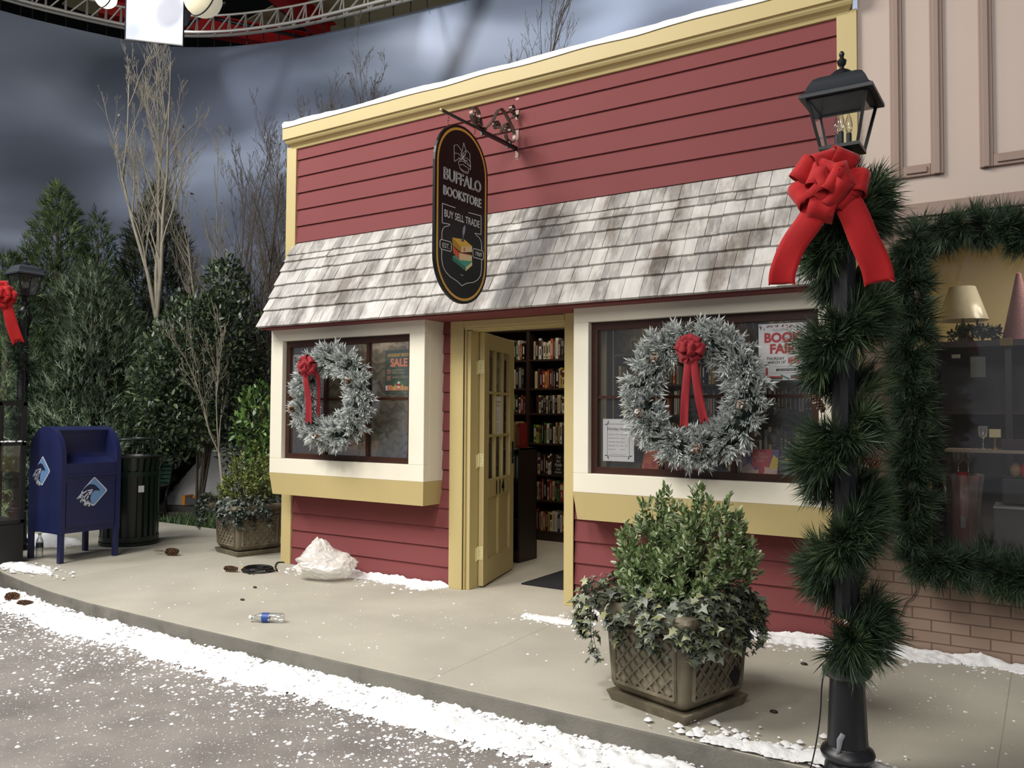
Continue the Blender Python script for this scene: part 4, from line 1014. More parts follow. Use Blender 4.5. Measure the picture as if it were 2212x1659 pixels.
def wreath(c, R, r, seed, n=640):
    root = thing('wreath', None, None, c, group='flocked wreaths hung on the shop windows')
    rng = np.random.default_rng(seed)
    b = MB(); b.tube([(R*math.cos(a), 0, R*math.sin(a)*.97) for a in np.linspace(0, 2*math.pi, 33)[:-1]], r*.40, 8, closed=True)
    b.build('inner_ring', mat('wreath_core', '#16231c', .9), root, smooth='all')
    th = rng.uniform(0, 2*np.pi, n); ph = rng.uniform(0, 2*np.pi, n)
    rad = np.stack([np.cos(th), 0*th, np.sin(th)*.97], 1); cen = rad*R
    tang = np.stack([-np.sin(th), 0*th, np.cos(th)], 1)
    out = rad*np.cos(ph)[:, None]+np.array([0, -1, 0])*np.abs(np.sin(ph))[:, None]*1.0
    out[:, 1] = np.where(np.sin(ph) < -.3, out[:, 1]*.6, out[:, 1])
    pos = cen+out*r*.34
    D = nrm(out*.9+tang*rng.normal(0, .75, (n, 1))+rng.normal(0, .25, (n, 3)))
    D[:, 1] = np.minimum(D[:, 1], .15); D = nrm(D)
    X, Y, Z = axes(D, rng); tv, tf, wg = brush_template(24, .048, .0088, 0, seed, .08, .7)
    scatter_mesh('foliage', tv, tf, pos, X, Y, Z, .75+.5*rng.random(n), shade_cols(rng, n, ['#25352b', '#32463a', '#1d2c24', '#3d5543'], .15), FLOCK, root, tcol=(np.minimum(1, np.array(wg)*1.5+.12), lin('#dfe4e2')))
    return root, rng
w1, rg = wreath((.995, -.36, 1.555), .335, .17, 21, 560)
tag(w1, 'snow flocked round wreath with red bow on the left window', 'wreath')
w2, rg = wreath((4.23, -.37, 1.555), .358, .17, 22, 620)
tag(w2, 'snow flocked round wreath with red bow on the right window, above the big planter', 'wreath')
for w_, q in ((w1, [(200, 1), (265, 2), (20, 3)]), (w2, [(205, 4), (285, 5), (350, 6), (130, 7)])):
    for a, s in q:
        a = math.radians(a); pinecone((.34*math.cos(a), -.12, .34*math.sin(a)), (.3*math.cos(a*3), -.8, .5*math.sin(a*2)), .075, .034, w_, .5, seed=s)
nv = V((.25, -.97, 0)).normalized(); rv = V((.97, .25, 0)).normalized()
bow('bow', (V((-.145, -.16, .265)), rv, V((0, 0, 1)), nv), .098, .072, VEL2, w1, 31, [([(0, 0, .02), (.0, -.12, .02), (.015, -.30, .0), (.005, -.50, -.02)], .05, .062), ([(.05, 0, 0), (.07, -.12, -.06), (.065, -.30, -.08), (.055, -.47, -.09)], .05, .03)], 14)
bow('bow', (V((.035, -.16, .280)), V((1, 0, 0)), V((0, 0, 1)), V((0, -1, 0))), .105, .075, VEL2, w2, 33, [([(0, -.02, .02), (-.01, -.14, .02), (-.035, -.32, .0), (-.055, -.50, -.03)], .05, .055), ([(.02, -.02, .02), (.04, -.14, .02), (.06, -.32, 0), (.085, -.47, -.03)], .05, .055)], 15)

# ---------------------------------------------------------------- street lamps
LGLASS = glass_mat('lantern_glass', refl=.05)
BULB = glass_mat('clear_bulb_glass', tint=(.97, .95, .92), refl=.12)
def street_lamp(loc, label, sc=1.0):
    root = thing('street_lamp', label, 'lamp', loc)
    b = MB(); b.lathe([(.100, 0), (.102, .012), (.088, .03), (.080, .05), (.098, .062), (.104, .078), (.098, .094), (.082, .104), (.078, .11)], 32); b.build('foot', BLACK, root, smooth=True)
    b = MB(); b.lathe([(.080, .10), (.076, .14), (.066, .375)], 24, flute=.05); b.build('base_column', BLACK, root, smooth=True)
    b = MB(); b.lathe([(.066, .372), (.084, .380), (.094, .395), (.094, .408), (.080, .418), (.070, .424), (.072, .436), (.082, .446), (.082, .458), (.068, .466), (.055, .475)], 32); b.build('collar', BLACK, root, smooth=True)
    b = MB(); b.lathe([(.050, .46), (.046, 2.32)], 20, flute=.09); b.build('post', BLACK, root)
    b = MB(); b.lathe([(.046, 2.31), (.060, 2.33), (.060, 2.35), (.035, 2.37), (.026, 2.40), (.045, 2.44), (.030, 2.455), (.024, 2.49), (.05, 2.51)], 20); b.build('neck', BLACK, root, smooth=True)
    ln = thing('lantern', None, None, (0, 0, 0)); ln.parent = root
    q, z0, z1, a, c = math.pi/4, 2.51, 2.715, .070, .113
    b = MB(); b.lathe([(a+.012, z0-.006), (a+.012, z0+.006)], 4, sq=False) if False else b.box(-a-.008, a+.008, -a-.008, a+.008, z0-.006, z0+.008); b.box(-.03, .03, -.03, .03, z0, z0+.02)
    b.build('bottom_plate', BLACK, ln)
    b = MB()
    for sx in (-1, 1):
        for sy in (-1, 1): b.bar((sx*a, sy*a, z0), (sx*c, sy*c, z1), .011)
    for s in (-1, 1): b.bar((s*c, -c, z1-.006), (s*c, c, z1-.006), .012); b.bar((-c, s*c, z1-.006), (c, s*c, z1-.006), .012)
    b.build('corner_bars', BLACK, ln)
    for (sx, sy) in ((1, 0), (-1, 0), (0, 1), (0, -1)):
        b = MB(); k = .985
        if sx: b.quad((sx*a*k, -a*k, z0), (sx*a*k, a*k, z0), (sx*c*k, c*k, z1), (sx*c*k, -c*k, z1))
        else: b.quad((-a*k, sy*a*k, z0), (a*k, sy*a*k, z0), (c*k, sy*c*k, z1), (-c*k, sy*c*k, z1))
        b.build('glass_pane', LGLASS, ln)
    b = MB(); M = Matrix.Rotation(math.pi/4, 4, 'Z')
    pr = [(.140, 2.708), (.140, 2.722), (.131, 2.728), (.122, 2.738), (.108, 2.770), (.094, 2.792), (.072, 2.806), (.040, 2.815), (.02, 2.818)]
    vs = []
    for r_, z in pr: vs += [(-r_, -r_, z), (r_, -r_, z), (r_, r_, z), (-r_, r_, z)]
    n = len(pr); b.add(vs, [(i*4+j, i*4+(j+1) % 4, (i+1)*4+(j+1) % 4, (i+1)*4+j) for i in range(n-1) for j in range(4)]+[(3, 2, 1, 0), tuple((n-1)*4+j for j in range(4))])
    b.build('lantern_roof', mat('roof_grey_black', '#2a2e34', .45) if 'roof_grey_black' not in bpy.data.materials else bpy.data.materials['roof_grey_black'], ln, smooth=True)
    b = MB(); b.lathe([(.02, 2.812), (.044, 2.818), (.046, 2.826), (.030, 2.840), (.012, 2.848), (.008, 2.858), (.016, 2.868), (.019, 2.884), (.012, 2.890), (.007, 2.898), (.010, 2.906), (.011, 2.914), (.006, 2.922), (.001, 2.925)], 16); b.build('finial', BLACK, ln, smooth=True)
    for k in range(3):
        an = 2*math.pi*k/3+.5; x, y = .026*math.cos(an), .026*math.sin(an)
        b = MB(); b.lathe([(.011, z0+.01), (.011, z0+.07)], 12, (x, y, 0)); o = b.build('candle_sleeve', BLACK, ln, smooth=True)
        b = MB(); b.lathe([(.007, 2.578), (.012, 2.592), (.0155, 2.61), (.013, 2.632), (.006, 2.656), (.001, 2.664)], 14, (x, y, 0)); b.build('bulb', BULB, ln, smooth='all')
    root.scale = (sc, sc, sc)
    return root
LX, LY = 5.452, -1.925
lamp1 = street_lamp((LX, LY, 0), 'black street lamp in the right foreground wrapped in pine garland')
street_lamp((-2.76, -1.06, 0), 'black street lamp far left beyond the mailbox, partly cut by the frame', 1.045)
tagm = mat('grey_tape', '#8d9096', .5)
b = MB(); b.tube([(LX+.0, LY-.080, .175), (LX-.012, LY-.084, .15), (LX-.015, LY-.086, .12), (LX-.02, LY-.092, .095)], [.010, .012, .009, .005], 8, flat=(1, .3))
o = b.build('tape_scrap', tagm, smooth='all'); tag(o, 'scrap of grey tape stuck to the foot of the near lamp', 'tape')

# garlands: long-needled pine
PG = ['#2b3626', '#36442c', '#20291c', '#465434', '#33422c']
def garland(name, label, path, n, rad, seed, ln=.12, wd=.0032, outb=None, cols=PG, grp=None, nb=46, cones=(), gray=False):
    rng = np.random.default_rng(seed); P = np.array(path, float); seg = np.linalg.norm(np.diff(P, axis=0), axis=1); cs = np.concatenate([[0], np.cumsum(seg)])
    s = rng.uniform(0, cs[-1], n); i = np.clip(np.searchsorted(cs, s)-1, 0, len(P)-2); t = ((s-cs[i])/seg[i])[:, None]
    base = P[i]*(1-t)+P[i+1]*t; T = (P[i+1]-P[i])/seg[i][:, None]
    R_ = rng.normal(size=(n, 3)); R_ = nrm(R_-T*(R_*T).sum(1, keepdims=True))
    if outb is not None:
        o = outb(base); R_ = nrm(R_+o*1.1)
    root = thing(name, label, 'garland', tuple(P[0]), group=grp); P0 = P[0]
    b = MB(); b.tube([tuple(p-P0) for p in P[::2]], .012, 6); b.build('stem_wire', mat('stem_'+name+str(seed), '#1a1f14', .9), root)
    D = nrm(R_+T*rng.uniform(-1.0, 1.0, (n, 1))+np.array([0, 0, -.25])); X, Y, Z = axes(D, rng)
    h = n//2
    for k, (a, c) in enumerate(((0, h), (h, n))):
        tv, tf, wg = brush_template(nb, ln, wd, .10, seed+k, .075, .62, .05)
        scatter_mesh('needles', tv, tf, (base-P0+R_*rad*.15)[a:c], X[a:c], Y[a:c], Z[a:c], (.75+.45*rng.random(n))[a:c], shade_cols(rng, c-a, cols, .18), NEEDLE, root,
                     tcol=(np.array(wg)*.35, lin('#5a7a58')))
    for q, (pos, ax, L, R) in enumerate(cones): pinecone(V(pos)-V(P0), ax, L, R, root, .12, seed=q+seed)
    return root
path = []
for k in range(120):
    t = k/119; z = 2.42-t*1.93; a = -t*2*math.pi*4.6+2.2; r = .055+.022*math.sin(t*23)
    path.append((LX+r*math.cos(a), LY+r*math.sin(a), z))
g1 = garland('pine_garland', 'long needled green pine garland spiralling round the near lamp post', path, 720, .09, 41, .105, .0032, lambda p: nrm(np.stack([p[:, 0]-LX, p[:, 1]-LY, 0*p[:, 0]], 1)),
             cones=[((LX-.095, LY-.12, 1.50), (.6, -.3, -.8), .075, .022), ((LX+.07, LY-.07, 1.245), (1, -.1, -.1), .07, .027), ((LX-.03, LY-.14, .63), (1, .1, -.2), .065, .018)])
D1 = V((.19, -.98, 0)); R1 = V((.98, .19, 0))
bw = bow('ribbon_bow', (V((LX-.012, LY-.205, 2.318)), R1, V((0, 0, 1)), D1), .158, .098, VEL, None, 51,
    [([(-.02, -.03, .03), (-.06, -.13, .04), (-.13, -.23, .035), (-.17, -.33, .03), (-.175, -.385, .02)], .10, .100), ([(.04, -.03, .03), (.085, -.12, .045), (.125, -.23, .04), (.165, -.33, .03), (.178, -.40, .02)], .10, .108)], 15)
tag(bw, 'large bright red velvet bow on the near street lamp', 'bow')
# far lamp's garland and bow
path = []
for k in range(60):
    t = k/59; z = 2.5-t*2.0; a = t*2*math.pi*3.2; path.append((-2.76+.06*math.cos(a), -1.06+.06*math.sin(a), z))
garland('pine_garland', 'dark pine garland on the far left street lamp', path, 170, .09, 43, .10, .006, nb=26, cols=['#16251b', '#1d3022', '#121d15'])
v1 = V((9.05, -4.36, 0)).normalized(); r1 = V((-v1.y, v1.x, 0))
bw = bow('ribbon_bow', (V((-2.76, -1.06, 2.60))+v1*.13-r1*.20, r1, V((0, 0, 1)), v1), .155, .10, VEL, None, 57,
    [([(0, -.03, .02), (-.05, -.14, .03), (-.13, -.27, .03), (-.20, -.42, 0)], .09, .11), ([(.03, -.03, .02), (.06, -.16, .03), (.10, -.32, .02), (.16, -.50, 0)], .09, .11)], 16)
tag(bw, 'bright red bow with two tails on the far left lamp', 'bow')
# garland round the neighbouring window
path = [(8.0, .0, 2.50), (7.0, .0, 2.52), (6.3, .0, 2.49), (6.05, .0, 2.46), (5.9, -.01, 2.50), (5.75, .0, 2.53), (5.55, .0, 2.50), (5.46, 0, 2.46), (5.45, 0, 2.2), (5.48, -.01, 2.0), (5.45, 0, 1.7), (5.48, 0, 1.4), (5.45, 0, 1.1), (5.46, 0, .85), (5.45, 0, .64), (5.52, -.02, .57), (5.75, 0, .57), (5.95, 0, .53), (6.3, 0, .55), (7, 0, .55), (8, 0, .55)]
path = [(p[0], p[1]-.03, p[2]) for p in catmull(path, 5)]
garland('pine_garland', 'pine garland framing the neighbouring window on the pink and brick facade', path, 1750, .10, 47, .11, .0036, lambda p: np.tile([0, -.35, 0], (len(p), 1)), cols=['#2c3628', '#37432f', '#20281d', '#465240', '#364438'],
        cones=[((5.50, -.10, 2.16), (.1, -.2, -1), .07, .02)], nb=44)
# ---------------------------------------------------------------- planters with shrub and ivy
def rsq(h, cr, n=6):
    P = []
    for sx, sy, a0 in ((1, 1, 0), (-1, 1, 1), (-1, -1, 2), (1, -1, 3)):
        for k in range(n+1):
            a = (a0+k/n)*math.pi/2; P.append((sx*(h-cr)+cr*math.cos(a), sy*(h-cr)+cr*math.sin(a)))
    return P
STONE = mat('weathered_stone_resin', '#6f6654', .6, var=.35, scale=9, col2='#958b76', thr=(.5, .75), bump=.25, bscale=60)
STONEP = mat('pale_panel_resin', '#8c8570', .65, var=.3, scale=14, bump=.2)
SOIL = mat('potting_soil', '#17120e', .95, bump=.8)
def loft(b, prof, cr):
    n = None; vs = []
    for h, z in prof:
        P = rsq(h, min(cr, h*.9)); n = len(P); vs += [(x, y, z) for x, y in P]
    k = len(prof)
    b.add(vs, [(i*n+j, i*n+(j+1) % n, (i+1)*n+(j+1) % n, (i+1)*n+j) for i in range(k-1) for j in range(n)]+[tuple(range(n))[::-1], tuple((k-1)*n+j for j in range(n))])
def planter(loc, rz, label, seed, sc=1.0, shrub=None, shr_cols=None, ivy_cols=None, ivyn=420, hole=False, dense=2600):
    root = thing('potted_shrub', label, 'planter', loc, rz)
    b = MB(); loft(b, [(.232, 0), (.250, .048), (.240, .05), (.225, .045)], .012); b.build('saucer', STONE, root, smooth=True)
    b = MB(); loft(b, [(.17, .046), (.205, .052), (.228, .075), (.236, .10), (.252, .385), (.248, .395), (.262, .402), (.272, .425), (.270, .438), (.296, .446), (.316, .462), (.322, .482), (.314, .502), (.290, .512), (.268, .508), (.262, .46)], .03)
    pot = b.build('pot', STONE, root, smooth=True)
    b = MB(); b.box(-.258, .258, -.258, .258, .40, .475); b.build('soil', SOIL, root)
    hz = lambda z: .236+(z-.10)/.285*.016
    for f in range(4):
        M = Matrix.Rotation(f*math.pi/2, 4, 'Z')
        b = MB(); b.hexa([M @ V(p) for p in ((-.175, -hz(.115)-.002, .115), (.175, -hz(.115)-.002, .115), (.175, -hz(.115)+.01, .115), (-.175, -hz(.115)+.01, .115))],
                         [M @ V(p) for p in ((-.182, -hz(.365)-.002, .365), (.182, -hz(.365)-.002, .365), (.182, -hz(.365)+.01, .365), (-.182, -hz(.365)+.01, .365))])
        pan = b.build('face_panel', STONEP, root)
        b = MB()
        P = lambda u, z: M @ V((u, -hz(z)-.007, z))
        for (p, q) in (((-.182, .105), (-.190, .375)), ((.182, .105), (.190, .375)), ((-.182, .105), (.182, .105)), ((-.190, .375), (.190, .375))): b.tube([P(*p), P(*q)], .0105, 6)
        for s in (1, -1):
            for k in range(-6, 7):
                c = k*.068; pts = []
                for z in (.112, .368):
                    pts.append((c+s*(z-.24), z))
                (u0, z0), (u1, z1) = pts
                def cl(u0, z0, u1, z1):
                    for lim in (-.176, .176):
                        for _ in (0, 1):
                            a, c2 = (u0, z0), (u1, z1)
                            if (a[0]-lim)*(1 if lim > 0 else -1) > 0 and (c2[0]-lim)*(1 if lim > 0 else -1) > 0: return None
                            if (a[0]-lim)*(1 if lim > 0 else -1) > 0: t = (lim-a[0])/(c2[0]-a[0]); u0, z0 = lim, a[1]+t*(c2[1]-a[1])
                            elif (c2[0]-lim)*(1 if lim > 0 else -1) > 0: t = (lim-a[0])/(c2[0]-a[0]); u1, z1 = lim, a[1]+t*(c2[1]-a[1])
                    return u0, z0, u1, z1
                r = cl(u0, z0, u1, z1)
                if r and abs(r[0]-r[2]) > .015: b.bar(P(r[0], r[1]), P(r[2], r[3]), .010, .012, up=M @ V((0, -1, 0)))
        b.build('lattice', STONE, pan)
    if hole:
        b = MB(); M = Matrix.Rotation(math.pi/2, 4, 'Z'); rnd = random.Random(3)
        b.prism([(.128+rnd.uniform(.026, .042)*math.cos(a), .165+rnd.uniform(.035, .055)*math.sin(a)) for a in np.linspace(0, 6.28, 12)[:-1]], (M @ V((0, -.252, 0)), M @ V((1, 0, 0)), V((0, 0, 1)), M @ V((0, -1, 0))), .003)
        b.build('broken_hole', SOIL, root)
    rng = np.random.default_rng(seed)
    # shrub: upright sprigs of small oval leaves
    lobes = shrub; sp = []; dr = []
    for (cx_, cy_, cz_, rx, ry, rz_, n) in lobes:
        d = nrm(rng.normal(size=(n, 3))); d[:, 2] = np.abs(d[:, 2])*.9+.02*rng.normal(size=n)-.15*(rng.random(n) < .25); d = nrm(d)
        rr = rng.uniform(.62, 1.0, (n, 1)); sp.append(np.array([cx_, cy_, cz_])+d*rr*np.array([rx, ry, rz_])); dr.append(nrm(d*.7+np.array([0, 0, .75])+.25*rng.normal(size=(n, 3))))
    sp = np.concatenate(sp); dr = np.concatenate(dr); ns = len(sp)
    b = MB()
    for i in range(0, ns, 3):
        e = V(sp[i]); s = V((e.x*.25, e.y*.25, .44)); b.tube([s, s.lerp(e, .5)+V((0, 0, .02)), e], [.004, .0025, .001], 4, cap=False)
    b.build('stems', mat('stem_brown', '#3b3524', .8) if 'stem_brown' not in bpy.data.materials else bpy.data.materials['stem_brown'], root)
    per = max(1, dense//ns)
    k = np.repeat(np.arange(ns), per); t = np.tile(np.linspace(0, 1, per), ns)[:, None]
    base = sp[k]-dr[k]*.09*(1-t); ang = rng.uniform(0, 2*np.pi, len(k))
    X0, Y0, Z0 = axes(dr, rng); o = X0[k]*np.cos(ang)[:, None]+Z0[k]*np.sin(ang)[:, None]
    D = nrm(o*(1.15-.75*t)+dr[k]*(.45+.6*t)); X, Y, Z = axes(D, rng, dr[k]); X, Y, Z = X, Y, Z
    hcol = shade_cols(rng, len(k), shr_cols, .15)
    scatter_mesh('shrub_leaves', [(x*.92, y, z) for x, y, z in LEAF[0]], LEAF[1], base, X, Y, Z, .034*(.75+.5*rng.random(len(k))), hcol, LEAFM, root)
    # ivy runners
    rn = random.Random(seed+9); b = MB(); ip = []; idr = []; iup = []
    runs = 84
    for r in range(runs):
        a = rn.uniform(0, 2*math.pi); c = V((math.cos(a), math.sin(a), 0)); R0 = .20; e = .30/max(abs(c.x), abs(c.y)); e = min(e, .36)
        Lr = rn.uniform(.05, .19); side = c.cross(V((0, 0, 1)))*rn.uniform(-.08, .08)
        if math.cos(a+rz-math.radians(190)) > .55: Lr *= 1.25; e += .09
        pts = [c*R0+V((0, 0, .475)), c*(e-.03)+V((0, 0, .55+rn.uniform(-.02, .05))), c*(e+.03)+side*.5+V((0, 0, .49)), c*(e+.035)+side+V((0, 0, .49-Lr*.6)), c*(e+.02)+side*1.6+V((0, 0, .49-Lr))]
        C = catmull([tuple(p) for p in pts], 4); b.tube(C, .0015, 4, cap=False)
        for i, p in enumerate(C[2:]):
            for q in range(2):
                ip.append(tuple(p+V((rn.uniform(-.02, .02), rn.uniform(-.02, .02), rn.uniform(-.015, .02))))); idr.append(tuple((c*rn.uniform(.1, 1)+V((rn.uniform(-.7, .7), rn.uniform(-.7, .7), rn.uniform(-1.0, .2)))).normalized())); iup.append(tuple((c*.6+V((0, 0, .8))).normalized()))
    b.build('ivy_runners', bpy.data.materials['stem_brown'], root)
    ip = np.array(ip); idr = np.array(idr); iup = np.array(iup)
    D = idr; X = nrm(np.cross(D, iup+.3*rng.normal(size=iup.shape))); Z = np.cross(X, D)
    scatter_mesh('ivy_leaves', *IVY, ip, X, D, Z, .050*(.55+.6*rng.random(len(ip))), shade_cols(rng, len(ip), ivy_cols, .2), LEAFM, root)
    root.scale = (sc,)*3
    return root
rz1 = math.radians(-17)
planter((4.575, -1.535, 0), rz1, 'big lattice pattern stone planter with bushy green shrub and ivy near the kerb', 61,
        shrub=[(-.02, 0, .55, .29, .27, .38, 110), (.15, .06, .66, .24, .24, .44, 120), (-.13, -.05, .66, .20, .20, .35, 70), (.28, .10, .66, .14, .14, .34, 34), (.0, -.14, .55, .28, .18, .26, 70), (-.04, .0, .72, .14, .14, .40, 34)],
        shr_cols=['#8fa26b', '#768c56', '#a5b386', '#5c7446', '#c2cba8', '#6c8350'], ivy_cols=['#5a6252', '#4a5246', '#727a68', '#383f33', '#949a86', '#868a62'], hole=True, dense=10000)
planter((-.735, .20, 0), math.radians(-13), 'lattice pattern stone planter with yellow green shrub at the left corner of the shop', 67,
        shrub=[(.0, 0, .60, .27, .27, .55, 80), (-.16, -.05, .55, .24, .24, .36, 60), (.18, .08, .62, .2, .2, .5, 40)],
        shr_cols=['#75803f', '#5e6d35', '#8b9450', '#4a5a2c', '#9aa35e'], ivy_cols=['#3e4640', '#555e55', '#2c342e', '#6c756b'], dense=3200)

# ---------------------------------------------------------------- mailbox
BLUE = mat('mailbox_blue', '#1d2450', .42, var=.08, scale=10)
LBL = {k: mat('emblem_'+k, c, .5) for k, c in dict(white='#c9cfdc', sky='#6d93c4', navy='#1c2348').items()}
def emblem(F, R, parent, sq=1.0):
    f = lambda P: [(x*R*sq, y*R) for x, y in P]
    dia = [(0.0, .93), (.08, .93), (.93, .06), (.93, -.06), (.08, -.95), (-.06, -.97), (-.30, -.78), (-.42, -.84), (-.40, -.62), (-.66, -.66), (-.60, -.40), (-.80, -.32), (-.84, -.02), (-.60, .30)]
    b = MB(); b.prism(f(dia), F, .002); b.build('emblem_border', LBL['white'], parent)
    ins = [(x*.90, y*.90) for x, y in dia]
    b = MB(); b.prism(f(ins), F, .003); b.build('emblem_field', LBL['sky'], parent)
    bird = [(-.74, .12), (-.50, .36), (-.30, .47), (-.08, .47), (.12, .38), (.26, .24), (.40, .10), (.40, -.02), (.26, .04), (.08, .04), (-.04, -.02), (-.16, -.18), (-.22, -.42), (-.20, -.66), (-.08, -.84), (-.28, -.70), (-.58, -.50), (-.72, -.18)]
    b = MB(); b.prism(f(bird), F, .004); b.build('emblem_bird', LBL['navy'], parent)
    b = MB()
    for k, q in enumerate(([(-.10, .10), (-.45, .06), (-.80, -.12), (-1.08, -.42), (-.80, -.30), (-.72, -.36), (-.86, -.62)], [(-.14, .0), (-.40, -.10), (-.70, -.42), (-.82, -.66), (-.56, -.46), (-.50, -.50), (-.60, -.86)],
                           [(-.20, -.10), (-.34, -.24), (-.50, -.56), (-.50, -.92), (-.34, -.62), (-.30, -.66), (-.28, -.96)])):
        b.stroke(f(q), F, .062*R*1.2, .006)
    b.build('emblem_feathers', LBL['white'], parent)
def mailbox():
    root = thing('mailbox', 'dark blue street mailbox with a bird emblem, standing on four legs', 'mailbox', (-1.89, -.965, 0))
    xb, xf, y0, y1, zb, zc = -.29, .29, -.295, .295, .27, .99; r = .29
    arc = lambda r_, a0, a1, n=18: [(r_*math.cos(a), zc+r_*math.sin(a)) for a in np.linspace(a0, a1, n)]
    full = [(xb, zb), (xf, zb)]+arc(r, 0, math.pi, 28)
    Fy = lambda y: (V((0, y, 0)), V((1, 0, 0)), V((0, 0, 1)), V((0, -1, 0)))
    b = MB(); b.prism(full, Fy(y0+.045), .045); b.prism(full, Fy(y1), .045)
    b.build('side_wall', BLUE, root, smooth=True)
    s = .012
    mid = [(xb+s, zb+.005), (xf-s, zb+.005), (xf-s, .915), (xf-.03, .93), (.10, .985), (.07, 1.03), (.075, 1.16)]+arc(r-s, math.radians(66), math.pi, 20)
    b = MB(); b.prism(mid, Fy(y1-.045), .50); b.build('body', BLUE, root, smooth=True)
    hood = arc(r-.002, math.radians(62), math.radians(100), 8)+arc(r-.02, math.radians(100), math.radians(62), 8)
    b = MB(); b.prism(hood, Fy(y1-.045), .50); b.build('hood', BLUE, root, smooth=True)
    b = MB(); b.box(xf-.02, xf-.002, y0+.045, y1-.045, .76, .93); b.box(xf-.02, xf+.012, y0+.05, y1-.05, .808, .822); b.build('chute_lip', BLUE, root, bevel=.004)
    b = MB(); b.box(xf-.02, xf-.004, y0+.055, y1-.055, .33, .795); b.build('access_door', BLUE, root, bevel=.004)
    for sx in (xb+.022, xf-.03):
        for sy in (y0+.025, y1-.025):
            b = MB(); b.box(sx-.025, sx+.025, sy-.022, sy+.022, 0, zb+.03); b.build('leg', BLUE, root, bevel=.004)
    e = thing('emblem', None, None, (0, 0, 0)); e.parent = root
    emblem((V((xf-.0035, .02, .655)), V((0, 1, 0)), V((0, 0, 1)), V((1, 0, 0))), .145, e)
    e = thing('emblem', None, None, (0, 0, 0)); e.parent = root
    emblem((V((-.05, y0-.0005, .855)), V((1, 0, 0)), V((0, 0, 1)), V((0, -1, 0))), .145, e)
mailbox()

# ---------------------------------------------------------------- litter bin
def bin_():
    root = thing('litter_bin', 'dark green slatted round litter bin behind the mailbox', 'bin', (-2.24, -.16, 0)); G = mat('bin_green', '#16281f', .35)
    b = MB(); n = 26
    for k in range(n):
        a = 2*math.pi*k/n; c, s = math.cos(a), math.sin(a); t = V((-s, c, 0))*.022; pts = [(.285, .04), (.288, .80), (.315, .93)]
        for (r0, z0), (r1, z1) in zip(pts[:-1], pts[1:]):
            p, q = V((c*r0, s*r0, z0)), V((c*r1, s*r1, z1)); o = V((c, s, 0))*.006
            b.hexa([p-t, p+t, p+t+o, p-t+o], [q-t, q+t, q+t+o, q-t+o])
    b.build('slats', G, root)
    b = MB()
    b.lathe([(.30, 0), (.302, .035), (.1, .035)], 32); b.build('foot_ring', G, root, smooth=True)
    for z, r in ((.07, .290), (.76, .292)): b = MB(); b.lathe([(r, z-.025), (r+.008, z-.025), (r+.008, z+.025), (r, z+.025)], 32, cap=False); b.build('band', G, root, smooth=True)
    b = MB(); b.lathe([(.27, .05), (.275, .88), (.30, .925), (.325, .93), (.325, .945), (.25, .95), (.23, .90), (.23, .1)], 32, cap=False); b.build('liner', BLACK, root, smooth=True)
    b = MB(); b.tube([(.23*math.cos(a), .23*math.sin(a), 1.13) for a in np.linspace(0, 6.283, 33)[:-1]], .010, 8, closed=True)
    for a in (0.4, 2.0, 3.5, 5.1): b.bar((.23*math.cos(a), .23*math.sin(a), 1.13), (.25*math.cos(a), .25*math.sin(a), .94), .014)
    b.build('guard_ring', G, root)
    b = MB(); a = math.radians(-12); F = (V((.302*math.cos(a), .302*math.sin(a), .60)), V((-math.sin(a), math.cos(a), 0)), V((0, 0, 1)), V((math.cos(a), math.sin(a), 0)))
    b.prism([(-.03, -.03), (.03, -.03), (.03, .04), (-.03, .04)], F, .001); b.build('sticker', PAPER, root)
bin_()

# ---------------------------------------------------------------- bench beyond the bin
def bench():
    root = thing('park_bench', 'green slatted park bench partly hidden behind the litter bin', 'bench', (-4.62, 1.20, 0), math.radians(33)); G = mat('bench_green', '#2f5a48', .4)
    for k in range(7): b = MB(); z = .44+.055*k; b.bar((-.6, .20+.02*k, z+.02), (.6, .20+.02*k, z+.02), .016, .042); b.build('slat', G, root)
    for k in range(6): b = MB(); b.bar((-.6, -.18+.07*k, .42), (.6, -.18+.07*k, .42), .055, .016); b.build('slat', G, root)
    for x in (-.58, .58):
        b = MB(); b.tube(catmull([(x, .36, .80), (x, .27, .60), (x, .20, .42), (x, .12, .25), (x, .17, .08), (x, .26, 0)], 4), .018, 8); b.tube(catmull([(x, .20, .42), (x, 0, .41), (x, -.20, .42), (x, -.24, .30), (x, -.22, .1), (x, -.27, 0)], 4), .018, 8)
        b.bar((x, -.32, .015), (x, .32, .015), .05, .03); b.build('end_frame', BLACK, root, smooth=True)
bench()

